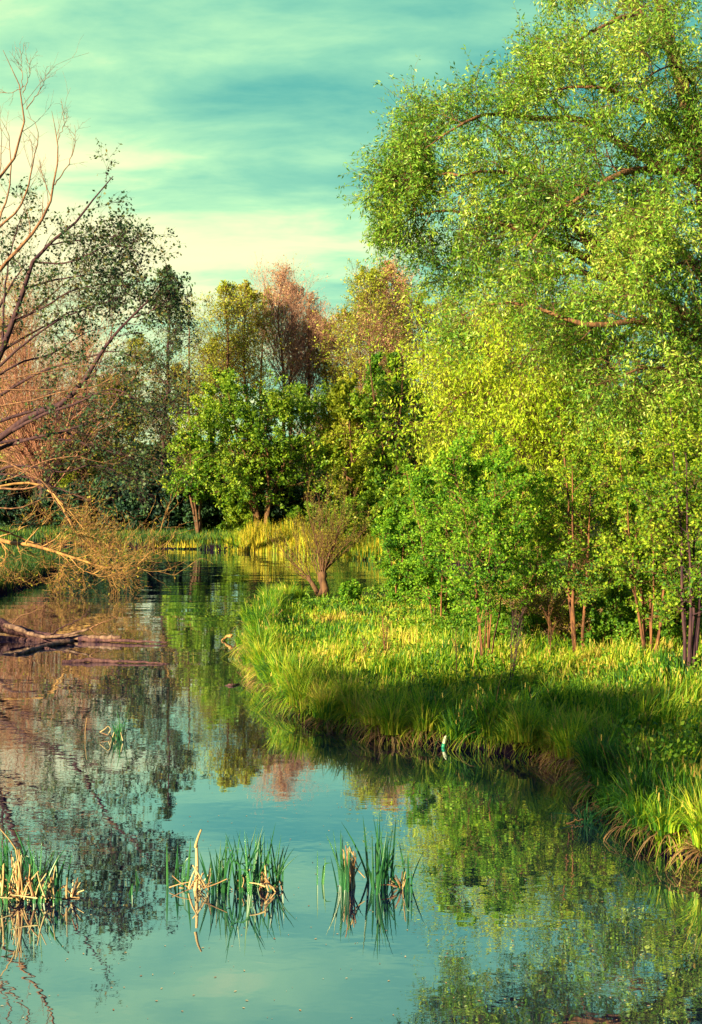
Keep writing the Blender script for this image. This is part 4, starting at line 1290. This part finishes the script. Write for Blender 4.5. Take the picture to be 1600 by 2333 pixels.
FT('trunk', [pz(-60, 1405, 36.3), pz(0, 1425, 36.2), pz(50, 1440, 36), pz(100, 1450, 35.8), pz(150, 1452, 35.7), pz(200, 1452, 35.6)], 0.26, 0.07, 'driftwood', knob=0.1, sides=12)
FT('branch', [pz(10, 1425, 35.8), pz(45, 1434, 35.6), pz(80, 1447, 35.4), pz(140, 1449, 35.2), pz(180, 1440, 35.2), pz(205, 1432, 35.2)], 0.09, 0.03, 'driftwood_pale')
FT('branch', [pz(150, 1450, 35.6), pz(200, 1453, 35.4), pz(270, 1452, 35.2), pz(276, 1452, 35.2)], 0.09, 0.06, 'driftwood_pale')
FT('branch', [pz(180, 1456, 35.4), pz(260, 1459, 35.2), pz(320, 1461, 35), pz(382, 1465, 34.9)], 0.09, 0.02, 'driftwood')
FT('branch', [pz(205, 1432, 35.2), pz(225, 1422, 35.2), pz(250, 1412, 35.2), pz(268, 1402, 35.2)], 0.025, 0.006, 'bark_tan', sides=6)
FT('branch', [pz(205, 1433, 35.2), pz(222, 1445, 35.2), pz(245, 1442, 35.2)], 0.02, 0.008, 'bark_tan', sides=6)
FT('branch', [pz(-40, 1452, 36), pz(20, 1458, 35.8), pz(90, 1460, 35.5), pz(160, 1456, 35.4)], 0.13, 0.07, 'driftwood')
FT('branch', [pz(60, 1470, 34.6), pz(110, 1478, 34), pz(150, 1486, 33.6), pz(200, 1503, 33)], 0.04, 0.015, 'driftwood')
FT('branch', [pz(0, 1496, 33), pz(40, 1490, 33), pz(90, 1476, 34), pz(130, 1466, 34.6), pz(165, 1462, 35)], 0.05, 0.09, 'driftwood_pale')
FT('branch', [pz(20, 1492, 33), pz(60, 1503, 32.7), pz(92, 1510, 32.2)], 0.06, 0.02, 'driftwood')
FT('branch', [pz(60, 1518, 31.6), pz(110, 1532, 31), pz(150, 1541, 30.4), pz(172, 1545, 30.1)], 0.05, 0.02, 'driftwood')
FT('branch', [pz(110, 1448, 35.6), pz(150, 1425, 35.9), pz(185, 1408, 36.1), pz(205, 1385, 36.2)], 0.03, 0.006, 'driftwood', sides=6)
FT('branch', [pz(70, 1444, 35.6), pz(120, 1466, 35), pz(190, 1474, 34.5), pz(245, 1492, 33.6)], 0.028, 0.008, 'driftwood', sides=6)
FT('branch', [pz(20, 1440, 36), pz(40, 1410, 36.2), pz(80, 1392, 36.5), pz(110, 1370, 36.6)], 0.03, 0.006, 'bark_tan', sides=6)
FT('branch', [pz(150, 1545, 30.2), pz(110, 1528, 31), pz(60, 1535, 31), pz(30, 1550, 30.4)], 0.025, 0.01, 'driftwood', sides=6)
fl = wood_piece('log', [gw(143, 1510), gw(165, 1507, .03), gw(230, 1505, .05), gw(300, 1508, .04), gw(385, 1513)], 0.07, 0.02, rng, 'driftwood')
tag(fl, 'thin dark pole floating beyond the ends of the fallen tree', 'log')
a = wood_piece('branch', [gw(505, 1460), gw(515, 1452, .1), gw(528, 1449, .18)], 0.025, 0.055, rng, 'twig_gold')
tag(a, 'orange broken branch end poking out of the water by the grassy tip', 'branch')
a = wood_piece('branch', [gw(514, 1562), gw(530, 1560, .03), gw(548, 1558)], 0.03, 0.012, rng, 'driftwood')
tag(a, 'small dark stick floating near the bank below the grassy tip', 'branch')
a = wood_piece('branch', [P(690, 1425, 40), P(740, 1414, 40), P(770, 1412, 40), P(812, 1418, 40)], 0.07, 0.05, rng, 'bark_tan')
tag(a, 'brown fallen branch lying in the grass of the near bank', 'branch')
a = wood_piece('branch', [gw(1290, 1876), gw(1320, 1868, .05), gw(1345, 1866)], 0.012, 0.006, rng, 'twig_gold', sides=6)
tag(a, 'short curved twig floating beside the small grass tuft', 'branch')


# ------------------------------------------------------------------ reed clumps standing in the water
def reed_clump(label, px, py, spec, seed):
    """spec: list of (kind, px, py_base, px_tip, py_tip, width m, depth offset)"""
    rg = np.random.default_rng(seed)
    base_ = G(px, py)
    root = link('reed_clump', None, base_)
    tag(root, label, 'reeds', None)
    return root, rg, base_


def strip(path, w, face):
    n = len(path)
    T = nrm(np.gradient(path, axis=0))
    side = nrm(np.cross(T, face))
    prof = w * np.minimum(1.0, 1.05 - np.linspace(0, 1, n) ** 3)[:, None] * 0.5
    mid = path + np.cross(side, T) * prof * 0.25
    V = np.stack([path - side * prof, mid, path + side * prof], 1).reshape(-1, 3)
    F = []
    for k in range(n - 1):
        for c in (0, 1):
            q = 3 * k + c
            F.append([q, q + 1, q + 4, q + 3])
    return V, np.array(F)


def reeds(label, centre, groups, seed, dry=()):
    """groups: (x0, x1, n, hmin, hmax, lean) in pixels around the water line; dry: explicit dead stalks [(x0,y0,x1,y1,width)]"""
    rg = np.random.default_rng(seed)
    c = G(*centre)
    root = link('reed_clump', None, c)
    tag(root, label, 'reeds')
    Dc = c[1]
    k = Dc / FPX
    g = Mesh()
    for (x0, x1, y0, n, h0, h1, lean) in groups:
        nc = max(1, n // 6)
        cen = rg.uniform(x0, x1, nc)
        dep = rg.uniform(-0.25, 0.25, nc)
        for i in range(int(n * 0.6 + 0.9)):
            j = i % nc
            b = G(cen[j] + rg.normal(0, 8), y0)
            b = b + np.array([0, dep[j] + rg.normal(0, 0.04), -0.12])
            h = rg.uniform(h0, h1) * k + 0.12
            a = rg.uniform(0, 2 * pi)
            ln = abs(rg.normal(0, lean))
            t = np.linspace(0, 1, 8)
            fan = (b[0] - (c[0] + (cen[j] - centre[0]) * k)) / 0.05 * 0.06
            path = np.stack([b[0] + (cos(a) * ln * t ** 1.7 + fan * t) * h, b[1] + sin(a) * ln * t ** 1.7 * h, b[2] + h * t * (1 - 0.25 * ln * t)], -1)
            if rg.random() < 0.10:
                path[5:, 2] -= np.array([0.1, 0.3, 0.5]) * h * 0.7
                path[5:, 0] += np.array([0.05, 0.10, 0.15]) * h * rg.choice([-1, 1])
            V, F = strip(path - c, rg.uniform(0.018, 0.033), nrm(np.array([rg.normal(0, 0.4), -1, rg.normal(0, .2)])))
            g.add(V, F)
    if groups:
        link('leaf_blades', g.build('leaf_blades', [M['reed_green']], True), (0, 0, 0), root)
    if dry:
        d = Mesh()
        for (xa, ya, xb, yb, w, zo) in dry:
            dd = Dc + zo
            p0, p1 = P(xa, ya, dd), P(xb, yb, dd + rg.normal(0, 0.08))
            p0[2] = max(p0[2], -0.1)
            mid = (p0 + p1) / 2 + rg.normal(0, 0.012, 3)
            V, F = tubes(spline([p0 - c, mid - c, p1 - c], 6)[None], np.linspace(w, w * 0.6, 6)[None], 5)
            d.add(V, F)
        link('dead_stalks', d.build('dead_stalks', [M['reed_dry']], True), (0, 0, 0), root)
    return root


def mess(rg, x0, x1, yb, n, h, w=0.010):
    out = []
    for _ in range(n):
        x = rg.uniform(x0, x1)
        a = rg.normal(0, 0.9)
        L = rg.uniform(0.4, 1.0) * h
        out.append((x, yb + rg.uniform(-2, 6), x + L * sin(a), yb - abs(L * cos(a)), w * rg.uniform(0.6, 1.3), rg.normal(0, 0.12)))
    return out


rq = np.random.default_rng(81)
reeds('small reed clump with one tall pale dead stalk', (445, 2028), [], 82,
      [(445, 2032, 448, 1925, .032, 0), (446, 1930, 459, 1890, .022, 0.02)] + mess(rq, 425, 475, 2024, 22, 62, .012) + [(386, 2022, 440, 2008, .008, 0)])
reeds('few slender green blades left of the tall pale dead stalk', (400, 2014), [(386, 392, 2012, 5, 60, 105, .15), (402, 418, 2016, 8, 40, 110, .15)], 182)
reeds('widest reed clump, dense green blades with a folded white stalk in front', (570, 2025), [(486, 530, 2030, 42, 60, 135, .2), (530, 610, 2024, 52, 60, 165, .22), (612, 645, 2020, 26, 70, 130, .2), (545, 600, 2022, 14, 25, 70, .5)], 83,
      mess(rq, 520, 570, 2022, 16, 45) + [(596, 2030, 606, 1998, .018, 0), (606, 2010, 604, 1972, .016, 0), (606, 1972, 612, 1968, .012, 0), (604, 2000, 628, 2032, .016, -.05), (604, 2004, 590, 2034, .016, -.05), (612, 2030, 606, 2002, .014, -.1)] + mess(rq, 590, 650, 2022, 14, 42))
reeds('reed clump with a broken brown stalk bundle, right of the widest clump', (820, 2022), [(760, 790, 2022, 26, 60, 130, .2), (820, 880, 2022, 46, 60, 170, .28), (890, 930, 2018, 20, 40, 110, .35)], 84,
      [(800 + rq.normal(0, 5), 2030, 800 + rq.normal(-2, 8), rq.uniform(1925, 1965), .012, rq.normal(0, .05)) for _ in range(26)] + [(800, 1965, 832, 2000, .012, 0), (796, 1930, 815, 1975, .012, 0)] + mess(rq, 895, 925, 2020, 16, 38))
reeds('two or three upright blades alone, left of the brown stalk bundle', (730, 2018), [(722, 736, 2018, 4, 60, 85, .1)], 184)
reeds('big reed clump at the left border with many broken tan stalks', (60, 2050), [(-20, 30, 2045, 50, 70, 170, .2), (60, 90, 2058, 26, 60, 150, .2), (68, 92, 1975, 14, 50, 110, .15), (118, 128, 2042, 7, 60, 105, .15), (140, 155, 2042, 10, 60, 115, .2)], 85,
      [(48 + rq.normal(0, 7), 2040, 42 + rq.normal(0, 6), rq.uniform(1930, 1975), .013, rq.normal(0, .05)) for _ in range(18)] + mess(rq, 0, 125, 2046, 64, 80, .012) + [(36, 1933, 0, 1888, .012, 0)] +
      [(x, 2046, x - rq.uniform(0, 22), rq.uniform(1980, 2010), .014, rq.normal(0, .1)) for x in np.linspace(75, 118, 14)] + mess(rq, 150, 172, 2040, 12, 45))
reeds('pair of thin green blades standing alone in the reflection of the left alder', (302, 2030), [(296, 300, 2030, 2, 22, 40, .2), (312, 318, 2030, 2, 30, 50, .2)], 86)
# tufts further out
reeds('green reed tuft with a bent dark stalk in the middle of the left water', (268, 1682), [(258, 280, 1680, 22, 25, 75, .45)], 87,
      [(228, 1668, 246, 1654, .010, 0), (246, 1654, 252, 1664, .010, 0), (252, 1664, 246, 1675, .010, 0), (246, 1675, 228, 1668, .010, 0), (195, 1700, 198, 1635, .008, 0)] + mess(rq, 252, 282, 1682, 10, 18, .012))
reeds('small bright grass tuft in the water by the right bank', (1325, 1868), [(1315, 1335, 1866, 26, 20, 60, .6), (1345, 1368, 1864, 12, 15, 45, .7)], 88, mess(rq, 1315, 1345, 1868, 5, 20, .008))

# bottle at the edge of the bank
c = G(1010, 1703)
rootb = link('bottle', None, c + np.array([0, 0, 0.02]))
tag(rootb, 'small white and teal plastic bottle standing in the water at the bank edge', 'bottle')
rootb.rotation_euler = (0.0, radians(15), 0)


def lathe(name, prof, mat, parent, sides=16):
    V = [(r_ * cos(2 * pi * k / sides), r_ * sin(2 * pi * k / sides), z_) for r_, z_ in prof for k in range(sides)]
    F = [(i * sides + k, i * sides + (k + 1) % sides, (i + 1) * sides + (k + 1) % sides, (i + 1) * sides + k) for i in range(len(prof) - 1) for k in range(sides)]
    o_ = link(name, new_mesh(name, V, np.array(F), [mat], None, True), (0, 0, 0), parent)
    return o_


def plain(name, c_, rough=0.35):
    m, t = mat_new(name)
    nz = N(t, 'ShaderNodeTexNoise')
    nz.inputs['Scale'].default_value = 20
    b = N(t, 'ShaderNodeBsdfPrincipled')
    t.links.new(mixc(t, nz.outputs[0], c_, tuple(v * 0.8 for v in c_)), b.inputs['Base Color'])
    b.inputs['Roughness'].default_value = rough
    o_ = N(t, 'ShaderNodeOutputMaterial')
    t.links.new(b.outputs[0], o_.inputs[0])
    return m


lathe('body', [(0.0, 0.06), (0.034, 0.06), (0.036, 0.08), (0.036, 0.17), (0.03, 0.19), (0.014, 0.205), (0.012, 0.22), (0.0, 0.222)], plain('white_plastic', (0.75, 0.76, 0.62)), rootb)
lathe('label_band', [(0.0, -0.02), (0.035, -0.02), (0.037, 0.0), (0.037, 0.058), (0.0, 0.0595)], plain('teal_plastic', (0.02, 0.35, 0.24)), rootb)

# tiny petals and specks afloat
rng = np.random.default_rng(91)
n = 900
py = 1050 + 1 / rng.uniform(1 / 1290, 1 / 480, n)
D = CH * FPX / (py - HZ)
X = rng.uniform(-0.33, 0.33, n) * D
k = sdf(X, D) < -0.2
X, D = X[k], D[k]
n = len(X)
a = rng.uniform(0, 2 * pi, n)
s = rng.uniform(0.006, 0.022, n)
ca, sa = np.cos(a) * s, np.sin(a) * s
z = np.full(n, 0.004)
V = np.stack([np.stack([X + ca, D + sa, z], -1), np.stack([X - sa * .5, D + ca * .5, z + .002], -1), np.stack([X - ca, D - sa, z], -1), np.stack([X + sa * .5, D - ca * .5, z + .002], -1)], 1).reshape(-1, 3)
tag(link('floating_petals', new_mesh('floating_petals', V, np.arange(4 * n).reshape(-1, 4), [M['reed_dry']])), 'tiny pale petals and seeds floating on the water', 'petals', kind='stuff')
